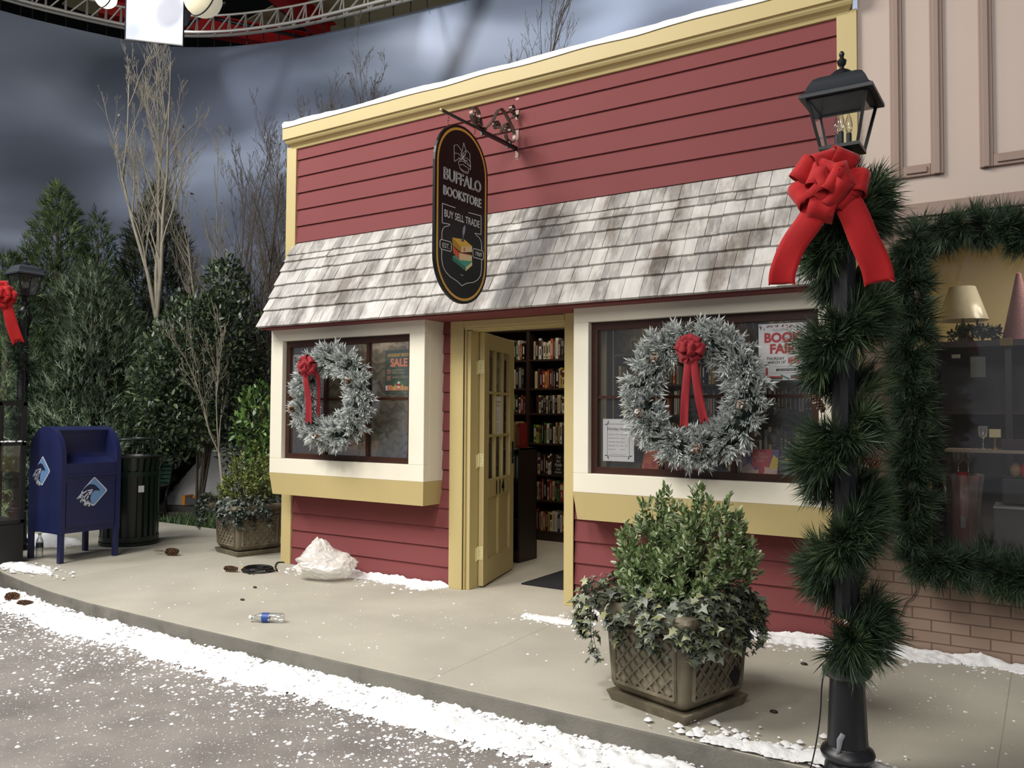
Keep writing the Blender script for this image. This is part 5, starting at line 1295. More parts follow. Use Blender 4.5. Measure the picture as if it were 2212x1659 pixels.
# ---------------------------------------------------------------- black glazed box at far left
def glazed():
    root = thing('display_cabinet', 'black framed glass cabinet on a solid base, cut by the left edge of the photo', 'cabinet', (-2.20, -1.53, 0)); K = mat('charcoal_frame', '#1a1b1c', .45)
    X, Y = .235, .13
    b = MB(); b.box(-X, X, -Y, Y, 0, .37); b.build('base', K, root, bevel=.008)
    for sx in (-1, 1):
        for sy in (-1, 1): b = MB(); b.box(sx*X-.018*(sx > 0)*2, sx*X+.036*(sx < 0), sy*Y-.036*(sy > 0), sy*Y+.036*(sy < 0), .37, 1.5); b.build('post', K, root)
    for z in (.375, 1.10, 1.475):
        b = MB()
        for s in (-1, 1): b.box(-X, X, s*Y-.03*(s > 0), s*Y+.03*(s < 0), z, z+.03); b.box(s*X-.03*(s > 0), s*X+.03*(s < 0), -Y, Y, z, z+.03)
        b.build('rail', K, root)
    b = MB(); b.box(-X+.01, X-.01, -Y+.01, Y-.01, 1.50, 1.52); b.build('lid', K, root)
    for s in (-1, 1):
        b = MB(); b.quad((s*(X-.015), -Y, .4), (s*(X-.015), Y, .4), (s*(X-.015), Y, 1.49), (s*(X-.015), -Y, 1.49)); b.build('glass_pane', GLASS, root)
    b = MB(); rnd = random.Random(2)
    for k in range(26): b.sphere((X-.015+rnd.uniform(-.012, .012), rnd.uniform(-Y, Y), 1.134+rnd.uniform(0, .006)), rnd.uniform(.008, .016), 7, 5, (1, 1.3, .6))
    o = b.build('snow', SNOW, smooth='all', loc=(0, 0, 0)); o.location = (-2.20, -1.53, 0); tag(o, 'little line of snow on the middle rail of the black glazed cabinet', 'snow', kind='stuff')
glazed()

# ---------------------------------------------------------------- small things on the sidewalk
PET = glass_mat('clear_plastic', tint=(.93, .94, .95), refl=.12, haze=.10)
def bottle(loc, rot, label, lab, crushed=False):
    root = thing('water_bottle', label, 'bottle', loc); pr = [(.001, 0), (.028, .001), (.032, .008), (.032, .09), (.029, .095), (.032, .10), (.032, .15), (.030, .165), (.018, .195), (.013, .205), (.0135, .212), (.013, .225)]
    M = rot if rot else Matrix.Identity(4)
    b = MB(); b.lathe(pr, 20, M=M)
    if crushed: b.v = [(x+.006*noise.noise(V((x*40, y*40, z*40))), y, z*(.82+.2*noise.noise(V((x*30, y*30, 5))))) for x, y, z in b.v]
    b.build('bottle_body', PET, root, smooth='all')
    b = MB(); b.lathe([(.0325, .10), (.0328, .145)] if not crushed else [(.0325, .095), (.0328, .145)], 20, M=M, cap=False); b.build('label_band', mat('label_'+lab.strip('#'), lab, .4), root, smooth='all')
    b = MB(); b.lathe([(.0145, .218), (.0145, .235), (.001, .236)], 14, M=M); b.build('cap', PAPER, root, smooth=True)
    return root
bottle((-2.105, -1.18, 0), None, 'upright clear water bottle with dark label under the mailbox', '#2a3038')
R = Matrix.Translation((0, 0, .034)) @ Matrix.Rotation(math.radians(34), 4, 'Z') @ Matrix.Rotation(math.radians(90), 4, 'Y')
o = bottle((1.77, -1.56, 0), Matrix.Translation((0, 0, .032)) @ Matrix.Rotation(math.radians(212), 4, 'Z') @ Matrix.Rotation(math.radians(90), 4, 'Y'), 'crumpled clear bottle with blue label lying on the sidewalk', '#2f4f9a')
# plastic bag
def bag():
    bm = bmesh.new(); bmesh.ops.create_icosphere(bm, subdivisions=5, radius=1); rnd = random.Random(12)
    pk = [(V((rnd.gauss(0, 1), rnd.gauss(0, 1), rnd.gauss(.3, .8))).normalized(), rnd.uniform(.75, 1.0)) for _ in range(44)]
    for v in bm.verts:
        d = v.co.normalized()
        r = min(h/max(.2, d.dot(n)) for n, h in pk if d.dot(n) > .3)     # faceted, like stiff folded film
        r = min(r, 1.25); r += .09*noise.noise(d*3.2)-.10*abs(noise.noise(d*4.2))-.03*abs(noise.noise(d*10))+.006*noise.noise(d*24)
        p = d*r; p.x *= .31; p.y *= .23; p.z = p.z*.135+.12
        if p.z < .02: p.z = .02-.02*min(1, (.02-p.z)/.05)
        q = math.exp(-((p.x+.07)**2+(p.y)**2)/.009)
        if p.z > .14: p.z += q*(.11+.05*noise.noise(d*12)); p.x += q*.02*noise.noise(d*15)
        v.co = p
    me = bpy.data.meshes.new('plastic_bag'); bm.to_mesh(me); bm.free()
    m = mat('thin_white_plastic', '#f1efe9', .22, spec=.6, bump=.5, bscale=22); m.node_tree.nodes['Principled BSDF'].inputs['Alpha'].default_value = .62
    me.materials.append(m)
    for p in me.polygons: p.use_smooth = True
    me.set_sharp_from_angle(angle=math.radians(18))
    o = link(bpy.data.objects.new('plastic_bag', me)); o.location = (.93, -.34, 0.0); o.rotation_euler = (0, 0, .5)
    tag(o, 'crumpled white translucent plastic bag slumped against the red wall', 'bag')
bag()
# coiled black cable
b = MB(); rnd = random.Random(6); pts = []
for k in range(240):
    a = k/240*2*math.pi*7; pts.append((.125*(1+.10*math.sin(a*.31))*math.cos(a)+.006*math.sin(a*2.3), .125*(1+.08*math.sin(a*.23+1))*math.sin(a), .008+.010*(k/240*7 % 3)+.004*math.sin(a*1.7)))
b.tube(pts, .0065, 6)
root = thing('cable_coil', 'coil of black electrical cable at the foot of the left corner board', 'cable', (.17, -.44, 0))
b.build('cable', mat('rubber_black', '#141516', .5), root, smooth='all')
b = MB(); b.tube(catmull([(.12, 0, .02), (.16, .08, .012), (.0, .20, .008), (-.16, .37, .008), (-.10, .42, .008)], 5), .0065, 6); b.build('cable_end', bpy.data.materials['rubber_black'], root, smooth='all')
b = MB(); b.tube([(-.13, -.03, .02), (-.165, -.04, .015)], .010, 8); b.build('plug', mat('yellow_plug', '#c9a52c', .5), root)
b = MB(); b.tube([(.02, -.12, .03), (.06, -.15, .02)], .013, 8); b.tube([(.06, -.10, .03), (.10, -.15, .02)], .008, 8); b.build('connector', bpy.data.materials['rubber_black'], root)
pinc = [((-1.24, -.40, .035), (.9, .35, .05), .13, .045, 'brown pinecone lying on the sidewalk beside the litter bin'), ((-.06, -.62, .03), (.95, .3, 0), .13, .032, 'slim brown pinecone on the sidewalk left of the cable coil'),
        ((-.98, -2.02, -.085), (.9, .3, .1), .11, .042, 'dark pinecone in the snow at the left edge of the photo'), ((-.72, -2.06, -.095), (.9, .5, 0), .12, .032, 'slim pinecone in the snow bank near the left edge')]
for i, (p, ax, L, R_, lb) in enumerate(pinc):
    o = pinecone(p, ax, L, R_, seed=i+70, name='pinecone'); tag(o, lb, 'pinecone', 'fallen pinecones')
b = MB()
rng = np.random.default_rng(4)
tv, tf, wg = brush_template(40, .05, .003, 0, 4, .12, .9)
o = scatter_mesh('pine_sprig', tv, tf, np.array([[-1.40, -.43, .035]]), np.array([[.3, -.95, 0]]), np.array([[.95, .3, 0]]), np.array([[0, 0, 1.]]), [1.0], np.array([lin('#5b5440')]), NEEDLE); tag(o, 'dried grey pine sprig lying beside the pinecone near the litter bin', 'sprig')
for i, (x, y) in enumerate(((.72, -.93), (1.0, -1.28), (4.95, -.55), (5.02, -1.42))):
    b = MB(); b.sphere((0, 0, .006), .016, 8, 5, (1.3, .9, .5)); o = b.build('bark_chip', SHELF, smooth='all'); o.location = (x, y, 0)
    tag(o, ['tiny dark chip on the sidewalk below the cable coil', 'tiny dark chip on the sidewalk left of the crumpled bottle', 'small dark chip near the red wall behind the lamp', 'small dark chip on the sidewalk between planter and lamp'][i], 'debris')
# wires
b = MB(); b.tube(catmull([(LX-.07, LY-.03, .44), (LX-.085, LY-.05, .35), (LX-.09, LY-.06, .24), (LX-.10, LY-.075, .14), (LX-.115, LY-.09, .05), (LX-.125, LY-.105, .003), (LX-.10, LY-.18, -.0), (LX-.09, LY-.19, -.128), (LX-.06, LY-.3, -.128)], 5), .0028, 6)
o = b.build('wire', bpy.data.materials['rubber_black'], smooth='all'); tag(o, 'thin dark wire hanging from the garland down the near lamp post', 'wire')
b = MB(); b.tube(catmull([(5.475, .09, .47), (5.46, .092, .38), (5.43, .092, .32), (5.40, .092, .29), (5.375, .092, .22), (5.345, .092, .17), (5.335, .092, .10), (5.33, .06, .01)], 5), .0028, 6)
o = b.build('wire', mat('brown_wire', '#2c211c', .6), smooth='all'); tag(o, 'thin dark wire trailing down the brick wall below the window garland', 'wire')

# ---------------------------------------------------------------- snow
EX = [e[0] for e in edge][::-1]; EY = [e[1] for e in edge][::-1]
def kerb(x): return float(np.interp(x, EX, EY))
def snow_field(label, x0, x1, y0, y1, res, hf, z, wrap=None):
    nx = int((x1-x0)/res)+1; ny = int((y1-y0)/res)+1; H = np.zeros((nx, ny))
    for i in range(nx):
        for j in range(ny): H[i, j] = hf(x0+i*res, y0+j*res)
    vid = -np.ones((nx, ny), int); vs = []; fs = []
    def vi(i, j):
        if vid[i, j] < 0: vid[i, j] = len(vs); vs.append((x0+i*res, y0+j*res, z+max(H[i, j], 0)-(.002 if H[i, j] <= 0 else 0)))
        return vid[i, j]
    for i in range(nx-1):
        for j in range(ny-1):
            q = H[i:i+2, j:j+2]
            if (q > 0).sum() >= 2: fs.append((vi(i, j), vi(i+1, j), vi(i+1, j+1), vi(i, j+1)))
    b = MB(); b.v = vs; b.f = fs; b.m = [0]*len(fs); b.c = [(1, 1, 1)]*len(vs)
    o = b.build('snow', SNOW, smooth='all'); tag(o, label, 'snow', kind='stuff'); return o
nz = lambda x, y, s, o=0: noise.noise(V((x*s, y*s, o)))
def hbank(x, y):
    k = kerb(x); d = k-y
    if d < -.002: return -1
    w = .36+.08*nz(x, 0, 1.6)+.05*nz(x, y, 7); w = w*(1.0 if x > -.6 else .95+.3*(x+.6))
    if x < -1.6: return -1
    t = d/w
    if t > 1.25: return -1
    h = .048*(1-t)**.8 if t < 1 else -.004
    h *= .75+.5*nz(x, y, 5, 2)
    h += .022*nz(x, y, 18, 3)+.012*abs(nz(x, y, 45, 4))+.008*nz(x, y, 80, 5)-.012*max(0, t-.5)
    if t > .75: h -= .02*(.5+nz(x, y, 14, 9))
    return h if h > .001 else -1
snow_field('long bank of white snow along the foot of the kerb on the street', -1.6, 6.3, -2.62, -1.84, .0135, hbank, -.129)
def hwall(x0, x1, w0, hmax, yb=0, sd=0):
    def f(x, y):
        d = yb-y
        if d < 0: return -1
        e = min(1, (x-x0)/.12, (x1-x)/.12); w = w0*(.75+.6*nz(x, 0, 3, sd))*max(e, .05); t = d/w
        if t > 1: return -1
        h = hmax*(1-t)*(.7+.6*nz(x, y, 6, sd))+.012*nz(x, y, 22, sd)+.012*abs(nz(x, y, 55, 4))-.004
        return h if h > .001 else -1
    return f
snow_field('snow heaped along the red wall under the left bay window', .25, 2.02, -.34, -.03, .011, hwall(.2, 2.02, .22, .055, -.02, 1), 0)
snow_field('snow drift along the red wall behind the big planter', 3.2, 5.12, -.40, -.03, .012, hwall(3.15, 5.15, .24, .07, -.02, 2), 0)
snow_field('snow drift along the brick wall below the neighbouring window', 5.18, 8.2, -.25, .098, .013, hwall(5.15, 8.2, .22, .05, .098, 3), 0)
def hpatch(cx_, cy_, rx, ry, hm, sd):
    def f(x, y):
        t = math.hypot((x-cx_)/rx, (y-cy_)/ry)+.45*nz(x, y, 7, sd)+.2*nz(x, y, 21, sd)
        h = hm*(1-t)+.010*abs(nz(x, y, 50, sd)) if t < 1 else -1
        return h if h > .001 else -1
    return f
snow_field('snow patch round the foot of the near street lamp', 4.7, 6.0, -1.97, -1.66, .012, hpatch(5.38, -1.90, .50, .13, .035, 4), 0)
snow_field('thin snow patch left of the big planter by the doorway', 3.0, 3.6, -.65, -.3, .012, hpatch(3.28, -.47, .24, .08, .018, 5), 0)
snow_field('small snow patch at the foot of the black glazed cabinet', -2.4, -1.2, -1.80, -1.35, .014, hpatch(-1.68, -1.54, .42, .11, .05, 6), 0)
snow_field('snow heap on the sidewalk behind the mailbox legs', -3.9, -2.4, -.95, -.1, .02, hpatch(-3.05, -.62, .55, .24, .09, 7), 0)
# flakes
rng = np.random.default_rng(77)
def flakes(label, P, smin, smax):
    n = len(P); tv = [(-.5, -.3, 0), (.1, -.5, 0), (.55, -.1, 0), (.3, .45, 0), (-.35, .4, 0), (0, 0, .35)]
    a = rng.uniform(0, 6.28, n); X = np.stack([np.cos(a), np.sin(a), 0*a], 1); Y = np.stack([-np.sin(a), np.cos(a), 0*a], 1); Z = np.tile([0, 0, 1.], (n, 1))
    s = smin+(smax-smin)*rng.random(n)**3
    o = scatter_mesh('snow_flakes', tv, [(0, 1, 5), (1, 2, 5), (2, 3, 5), (3, 4, 5), (4, 0, 5)], P, X, Y, Z, s, np.ones((n, 3))*.87, FLK); tag(o, label, 'snow', kind='stuff')
FLK = mat('snow_flake', '#efefef', .8)
n = 4200; x = rng.uniform(-1.2, 6.4, n); d = rng.exponential(.42, n); cl = rng.random(n) < .45
cxs = rng.uniform(-1, 6, 120); cds = .30+rng.exponential(.35, 120); ci = rng.integers(0, 120, n)
x = np.where(cl, cxs[ci]+.07*rng.normal(size=n), x); d = np.where(cl, cds[ci]+.05*rng.normal(size=n), .22+d)
y = np.array([kerb(a) for a in x])-d
flakes('loose white snow crumbs strewn over the grey street', np.stack([x, y, -.129+0*x], 1), .005, .027)
n = 420; x = rng.uniform(-.5, 6.4, n); y = rng.uniform(-1.93, -.2, n); cl = rng.random(n) < .5
x = np.where(cl, rng.choice([.9, 2.2, 2.6, 5.6, 5.9, 5.3], n)+.2*rng.normal(size=n), x); y = np.where(cl, rng.choice([-.5, -.9, -1.3, -1.7, -1.0], n)+.15*rng.normal(size=n), y); y = np.clip(y, -1.95, -.1)
flakes('sparse white snow crumbs on the pale sidewalk', np.stack([x, y, 0*x+.0005], 1), .004, .020)

def crumbs(label, spots, n, smin, smax):
    P = []
    for k in range(n):
        x0, x1, yb, w = spots[rng.integers(len(spots))]; P.append((rng.uniform(x0, x1), yb-abs(rng.normal())*w-.01, .001))
    flakes(label, np.array(P), smin, smax)
crumbs('clumpy snow crumbs along the foot of the shop walls', [(.3, 2.0, -.08, .12), (3.2, 5.1, -.10, .14), (5.2, 7.0, .06, .14), (3.0, 3.55, -.40, .08)], 900, .010, .042)
P = np.stack([rng.normal(-1.62, .28, 260), np.clip(rng.normal(-1.56, .09, 260), -1.72, -1.30), np.full(260, .012)], 1); P[:, 1] = np.maximum(P[:, 1], [kerb(a)+.03 for a in P[:, 0]]); P = P[(P[:, 0] > -1.92)]; flakes('clumpy snow crumbs at the foot of the black glazed cabinet', P, .010, .05)
P = np.stack([rng.normal(5.35, .35, 420), np.clip(rng.normal(-1.88, .07, 420), -1.965, -1.5), np.full(420, .012)], 1); flakes('clumpy snow crumbs around the foot of the near lamp', P, .010, .05)
n = 2600; x = rng.uniform(-1.2, 6.3, n); y = np.array([kerb(a) for a in x])-.01-.34*rng.random(n)**1.3; z = -.129+.045*np.clip(1-(np.array([kerb(a) for a in x])-y)/.34, 0, 1)
flakes('clumps of snow piled on the bank along the kerb', np.stack([x, y, z], 1), .008, .034)
# ---------------------------------------------------------------- planting beyond the sidewalk
BARK = mat('grey_bark', '#8b8474', .85, var=.25, scale=30, bump=.4)
BARKD = mat('dark_bark', '#4b4238', .9, var=.2, scale=30)
CONI = mat('conifer_foliage', '#ffffff', .7, attr='col', spec=.25)
FROND = ([(-.045, 0, 0), (.045, 0, 0), (.03, .6, .04), (0, 1, 0), (-.03, .6, .04), (.30, .72, -.05), (-.30, .66, -.05), (.04, .30, 0), (-.04, .26, 0), (.04, .42, .02), (-.04, .40, .02), (.22, .95, .08), (-.2, .9, .08), (.03, .55, 0), (-.03, .55, 0)], [(0, 1, 2, 3, 4), (7, 5, 9), (8, 10, 6), (13, 11, 2), (14, 4, 12)])
def conifer(loc, h, prof, n, cols, label, seed, lobes=.28, ln=.13):
    root = thing('conifer', label, 'tree', loc, group=None); rng = np.random.default_rng(seed)
    b = MB(); b.tube([(0, 0, 0), (0, 0, h*.5), (0, 0, h*.93)], [.07, .05, .01], 8); b.build('trunk', BARKD, root, smooth='all')
    T = np.array([p[0] for p in prof]); Rr = np.array([p[1] for p in prof])
    t = rng.random(n*3); keep = rng.random(n*3) < np.interp(t, T, Rr)/Rr.max()+.06; t = t[keep][:n]; n = len(t)
    a = rng.uniform(0, 2*np.pi, n)
    lob = np.array([1+lobes*noise.noise(V((math.cos(q)*2.0, math.sin(q)*2.0, z*h*1.3+seed)))*2+lobes*.8*noise.noise(V((math.cos(q)*5, math.sin(q)*5, z*h*3+seed))) for q, z in zip(a, t)])
    r = np.interp(t, T, Rr)*lob*(1-.45*rng.random(n)**2.2)
    P = np.stack([r*np.cos(a), r*np.sin(a), t*h], 1); out = np.stack([np.cos(a), np.sin(a), 0*a], 1)
    D = nrm(out*.65+np.array([0, 0, .8])+.35*rng.normal(size=(n, 3))); X = nrm(np.cross(D, out+.5*rng.normal(size=(n, 3)))); Z = np.cross(X, D)
    C = shade_cols(rng, n, cols, .22)
    scatter_mesh('foliage', *FROND, P, X, D, Z, ln*(.6+.8*rng.random(n)), C, CONI, root); return root
conifer((-6.3, 1.15, -.05), 4.85, [(0, .9), (.25, 1.15), (.5, .95), (.7, .55), (.82, .34), (.92, .22), (1, .04)], 15000, ['#4b5933', '#3e4d30', '#5a6838', '#33422a'], 'tall yellowish green conifer, highest one at the far left', 81)
conifer((-5.75, 1.45, -.05), 4.45, [(0, .5), (.4, .45), (.75, .30), (.9, .16), (1, .03)], 4200, ['#3f4d2a', '#394a2c', '#2a3822'], 'narrow conifer spire just right of the tallest left conifer', 82)
conifer((-5.0, .95, -.05), 3.50, [(0, .70), (.3, .92), (.6, .80), (.8, .52), (.93, .28), (1, .08)], 15000, ['#455139', '#5a6850', '#363f2e', '#727f6a', '#3e4a34'], 'dense grey green conifer behind the mailbox', 83, .34)
conifer((-5.55, .10, -.05), 3.55, [(0, .7), (.3, .9), (.6, .75), (.85, .4), (1, .06)], 11000, ['#3d4b30', '#4d5c38', '#303d28'], 'green conifer behind the far left lamp', 84)
conifer((-5.55, 1.0, -.05), 2.6, [(0, .6), (.4, .75), (.75, .5), (1, .1)], 7000, ['#2b3624', '#38442e', '#222c1c'], 'low dark conifer between litter bin and cypress', 85)
conifer((-5.35, 2.15, -.05), 4.95, [(0, .55), (.3, .72), (.55, .66), (.75, .48), (.9, .24), (1, .03)], 13000, ['#28301c', '#323a24', '#1f2717', '#3a4128'], 'dark pointed conifer behind the pale bare tree', 86, .18)
def leafy(name, loc, lobes, n, cols, label, seed, ln=.07, trunk=1.2, dens=.55):
    root = thing(name, label, 'shrub', loc); rng = np.random.default_rng(seed); P = []; D = []
    tot = sum(l[3]*l[4]+l[4]*l[5] for l in lobes)
    for (x, y, z, rx, ry, rz) in lobes:
        k = int(n*(rx*ry+ry*rz)/tot); d = nrm(rng.normal(size=(k, 3))); rr = 1-.5*rng.random((k, 1))**2
        wob = np.array([1+.25*noise.noise(V(q)*2.5+V((seed, 0, 0)))+.15*noise.noise(V(q)*7) for q in d])[:, None]
        P.append(np.array([x, y, z])+d*rr*wob*np.array([rx, ry, rz])); D.append(nrm(d*.8+np.array([0, 0, .35])+.6*rng.normal(size=(k, 3))))
    P = np.concatenate(P); D = np.concatenate(D); m = len(P); X, Y, Z = axes(D, rng, np.array([0, 0, 1.]))
    scatter_mesh('leaves', *LEAF, P, X, Y, Z, ln*(.6+.7*rng.random(m)), shade_cols(rng, m, cols, .25), LEAFM, root)
    b = MB(); rnd = random.Random(seed)
    for k in range(5):
        l = rnd.choice(lobes); e = V((l[0]+rnd.uniform(-.6, .6)*l[3], l[1]+rnd.uniform(-.6, .6)*l[4], l[2]+rnd.uniform(-.3, .7)*l[5])); b.tube([(rnd.uniform(-.05, .05), rnd.uniform(-.05, .05), 0), (e.x*.4, e.y*.4, e.z*.5), e], [.022, .014, .004], 5)
    b.build('stems', BARKD, root, smooth='all'); return root
leafy('camellia_bush', (-3.42, 1.55, -.05), [(0, 0, 1.95, .85, .75, .95), (-.35, -.1, 1.55, .62, .6, .75), (.35, .15, 2.4, .60, .55, .75), (-.25, .1, 2.55, .45, .45, .55), (.6, .3, 1.4, .45, .45, .8), (.25, .2, 3.15, .28, .28, .42)],
      15000, ['#36452c', '#2a3724', '#48583a', '#20291b', '#5e6c4c', '#33402c'], 'large glossy leaved dark green bush behind the litter bin', 91, .078)
leafy('leafy_shrub', (-1.35, .85, -.05), [(0, 0, 1.35, .30, .3, .42), (.1, .1, .9, .3, .3, .5)], 1500, ['#567a36', '#48692f', '#7a9450', '#345024'], 'bright green shrub rising behind the corner planter', 92, .08)
def bare(loc, h, label, seed, width=.55, stems=3, m=BARK, r0=.05, lean=(0, 0), fork=.3, kids=5, group=None):
    root = thing('bare_tree', label, 'tree', loc, group=group); rnd = random.Random(seed); b = MB()
    def br(p, d, L, r, lev):
        n = 5 if lev < 3 else 3; pts = [p]; q = p.copy(); dd = d.copy()
        for i in range(n):
            dd = (dd+V((rnd.gauss(0, .09), rnd.gauss(0, .09), .10))).normalized(); q = q+dd*L/n; pts.append(q.copy())
        b.tube(pts, [max(r*(1-.75*i/n), .0019) for i in range(n+1)], 5 if lev < 2 else 3, cap=False)
        if lev >= 4: return
        k = [kids+3, kids+2, kids, 2][lev]
        for c in range(k):
            t = rnd.uniform(.18, .98); i = min(int(t*n), n-1); s = pts[i].lerp(pts[i+1], t*n-i); a = rnd.uniform(0, 6.28)
            sp = rnd.uniform(.2, .58)*(1 if lev else .9); side = dd.orthogonal(); side.rotate(Matrix.Rotation(a, 3, dd)); nd = (dd*math.cos(sp)+side.normalized()*math.sin(sp)).normalized()
            br(s, nd, L*rnd.uniform(.28, .5)*(1.15-.5*t), r*.42*(1.1-.5*t), lev+1)
    zf = h*fork; base = V((0, 0, 0)); top = V((lean[0]*fork, lean[1]*fork, zf)); b.tube([base, base.lerp(top, .5), top], [r0, r0*.9, r0*.8], 8)
    for k in range(stems):
        a = 6.28*k/stems+rnd.uniform(-.4, .4); o = V((math.cos(a), math.sin(a), 0))*width*rnd.uniform(.35, .8); e = V((lean[0], lean[1], h*rnd.uniform(.82, 1.0)))+o
        d = (e-top); br(top.copy(), (d.normalized()+o*.12).normalized(), d.length*.93, r0*.6, 0)
    b.build('trunk_and_branches', m, root, smooth='all')
    rng = np.random.default_rng(seed); V_ = np.array(b.v); k = rng.integers(len(V_)//3, len(V_), 34); D = nrm(rng.normal(size=(34, 3))); X, Y, Z = axes(D, rng)
    scatter_mesh('dry_leaves', *LEAF, V_[k], X, Y, Z, .035+.03*rng.random(34), shade_cols(rng, 34, ['#6a6252', '#8c8a80', '#3c352c']), LEAFM, root); return root
bare((-4.52, 1.63, -.05), 6.62, 'pale barked bare tree in front of the dark pointed conifer', 101, .62, 4, BARK, .055, fork=.42)
bare((-4.35, 2.25, -.05), 5.75, 'bare tree between the pale bare tree and the shop', 102, .55, 3, BARK, .04, fork=.2)
bare((-3.30, 2.45, -.05), 6.10, 'twiggy bare tree left of the shop, its top against the bright painted sky', 103, .50, 5, BARKD, .045, fork=.12)
bare((-2.40, 2.20, -.05), 5.35, 'twiggy bare tree immediately left of the shop corner board', 104, .42, 5, BARKD, .04, fork=.1)
bare((-2.75, 3.45, -.05), 6.35, 'bare tree top showing above the roof edge, left of the hanging sign', 105, .12, 3, BARKD, .04, fork=.3)
bare((.38, 3.75, -.05), 7.15, 'bare tree top showing above the roof edge, right of the hanging sign', 106, .26, 4, BARKD, .04, fork=.35)
bare((-2.40, 1.25, -.05), 2.75, 'thin leaning bare sapling in front of the glossy bush', 107, .75, 4, BARK, .018, lean=(-.55, 0), fork=.35, kids=3)
# snowy hill, timber edging, tool case, grass tuft
def hhill(x, y):
    u = (x+4.1)*.90+(y-2.75)*.43; v = -(x+4.1)*.43+(y-2.75)*.90
    t = (u/1.2)**2+(v/.70)**2
    return .98*(1-t)+.08*nz(x, y, 2.2)+.02*nz(x, y, 9) if t < 1 else -1
o = snow_field('mound of white snow under the glossy bush beyond the bench', -5.6, -2.6, 1.6, 4.0, .05, hhill, -.03)
for i, (a, c, z) in enumerate((((-5.2, 1.52), (-2.6, 2.52), .02), ((-5.1, 1.38), (-2.5, 2.36), -.05))):
    b = MB(); b.bar((*a, z+.03), (*c, z+.03), .14, .09); o = b.build('edging_board', TIMB, bevel=.008); tag(o, ['upper dark timber edging board in front of the snow mound', 'lower dark timber edging board nearest the sidewalk end'][i], 'board', 'timber edging boards')
b = MB(); b.box(-.22, .22, -.09, .09, 0, .10); root = thing('tool_case', 'orange and dark grey tool case on the timber edging below the snow mound', 'case', (-3.95, 2.02, .115), math.radians(21)); b.build('case_body', PR['dkgrey'], root, bevel=.01)
b = MB(); b.box(-.25, -.20, -.10, .10, 0, .13); b.box(-.08, -.04, -.1, .1, .1, .13); b.box(.09, .13, -.1, .1, .1, .13); b.build('clips', mat('case_orange', '#d98a1e', .5), root)
b = MB(); b.box(-.20, .22, -.08, .08, .10, .115); b.build('case_lid', PR['brownp'], root)
rng = np.random.default_rng(5); n = 1800; P = np.stack([rng.uniform(-3.7, -2.3, n), rng.uniform(1.15, 1.9, n), np.full(n, -.015)], 1); D = nrm(np.array([0, 0, 1.])+.35*rng.normal(size=(n, 3))); X, Y, Z = axes(D, rng)
o = scatter_mesh('grass', [(-.08, 0, 0), (.08, 0, 0), (0, 1, 0)], [(0, 1, 2)], P, X, Y, Z, .05+.08*rng.random(n), shade_cols(rng, n, ['#3c5230', '#2c3e22', '#54663c']), NEEDLE); tag(o, 'tufts of dark green grass at the end of the sidewalk', 'grass', kind='stuff')

# ---------------------------------------------------------------- studio grid above the backdrop
TR = mat('aluminium_truss', '#b9b4aa', .4, .5); RB = mat('red_beam_paint', '#b01c1c', .4); CLO = mat('cream_ceiling_cloth', '#b5a880', .8); DK = mat('black_drape', '#0d0f11', .95)
b = MB(); b.box(-16, 12, -4, 16, 11.2, 11.3); struct(b.build('ceiling_1', DK), 'black studio ceiling high above the set', 'ceiling')
b = MB(); b.box(-16, -15.9, -8, 16, -.13, 11.2); b.box(-16, 12, 15.9, 16, -.13, 11.2); struct(b.build('wall_studio', DK), 'dark studio walls behind the backdrop', 'wall')
ti = [p for p in bc if p.x > -9.1 and p.x < 3]
root = thing('lighting_truss', 'curved aluminium truss following the top of the painted backdrop', 'truss', (0, 0, 0))
ctr = V((0, -3, 0))
def inn(p, d): v = (ctr-p).normalized(); return p+v*d
for z, r, d, nm in ((8.16, .030, .10, 'lower_chord'), (8.12, .028, .34, 'lower_chord'), (8.50, .022, .16, 'upper_chord')):
    b = MB(); b.tube([(*inn(p, d).xy, z) for p in ti[::2]], r, 8); b.build(nm, TR, root, smooth='all')
b = MB()
for i in range(0, len(ti)-2, 2):
    p, q = inn(ti[i], .1), inn(ti[i+2], .16); p2 = inn(ti[i], .34)
    b.bar((p.x, p.y, 8.16), (q.x, q.y, 8.50), .022); b.bar((p.x, p.y, 8.16), (*inn(ti[i], .16).xy, 8.50), .018); b.bar((p2.x, p2.y, 8.12), (*inn(ti[i], .16).xy, 8.50), .018)
b.build('lattice_bars', TR, root)
for i in range(0, len(ti), 2): p = inn(ti[i], .05); b = MB(); b.bar((p.x, p.y, 7.99), (p.x, p.y, 8.15), .014); b.build('cloth_tie', BLACK, root)
def beam(a, c, w, h, label):
    b = MB(); a, c = V(a), V(c); b.bar(a, c, w, .03); o = b.build('steel_beam', RB); tag(o, label, 'beam', 'red steel roof beams')
    for dz in (-h/2,): 
        b = MB(); b.bar(a+V((0, 0, h)), c+V((0, 0, h)), w, .03); b.build('upper_flange', RB, o); b = MB(); b.bar(a+V((0, 0, h/2)), c+V((0, 0, h/2)), .03, h); b.build('web', RB, o)
beam((-5.75, 3.6, 9.3), (-6.55, 6.9, 9.3), .30, .35, 'bright red steel beam crossing above the backdrop, right of the pale lantern')
beam((-9.6, 3.6, 9.3), (-7.3, 7.0, 9.3), .30, .35, 'red steel beam above the far corner of the backdrop')
beam((-2.2, 4.0, 9.5), (-2.6, 8.5, 9.5), .30, .35, 'red steel beam above the roof line near the hanging sign')
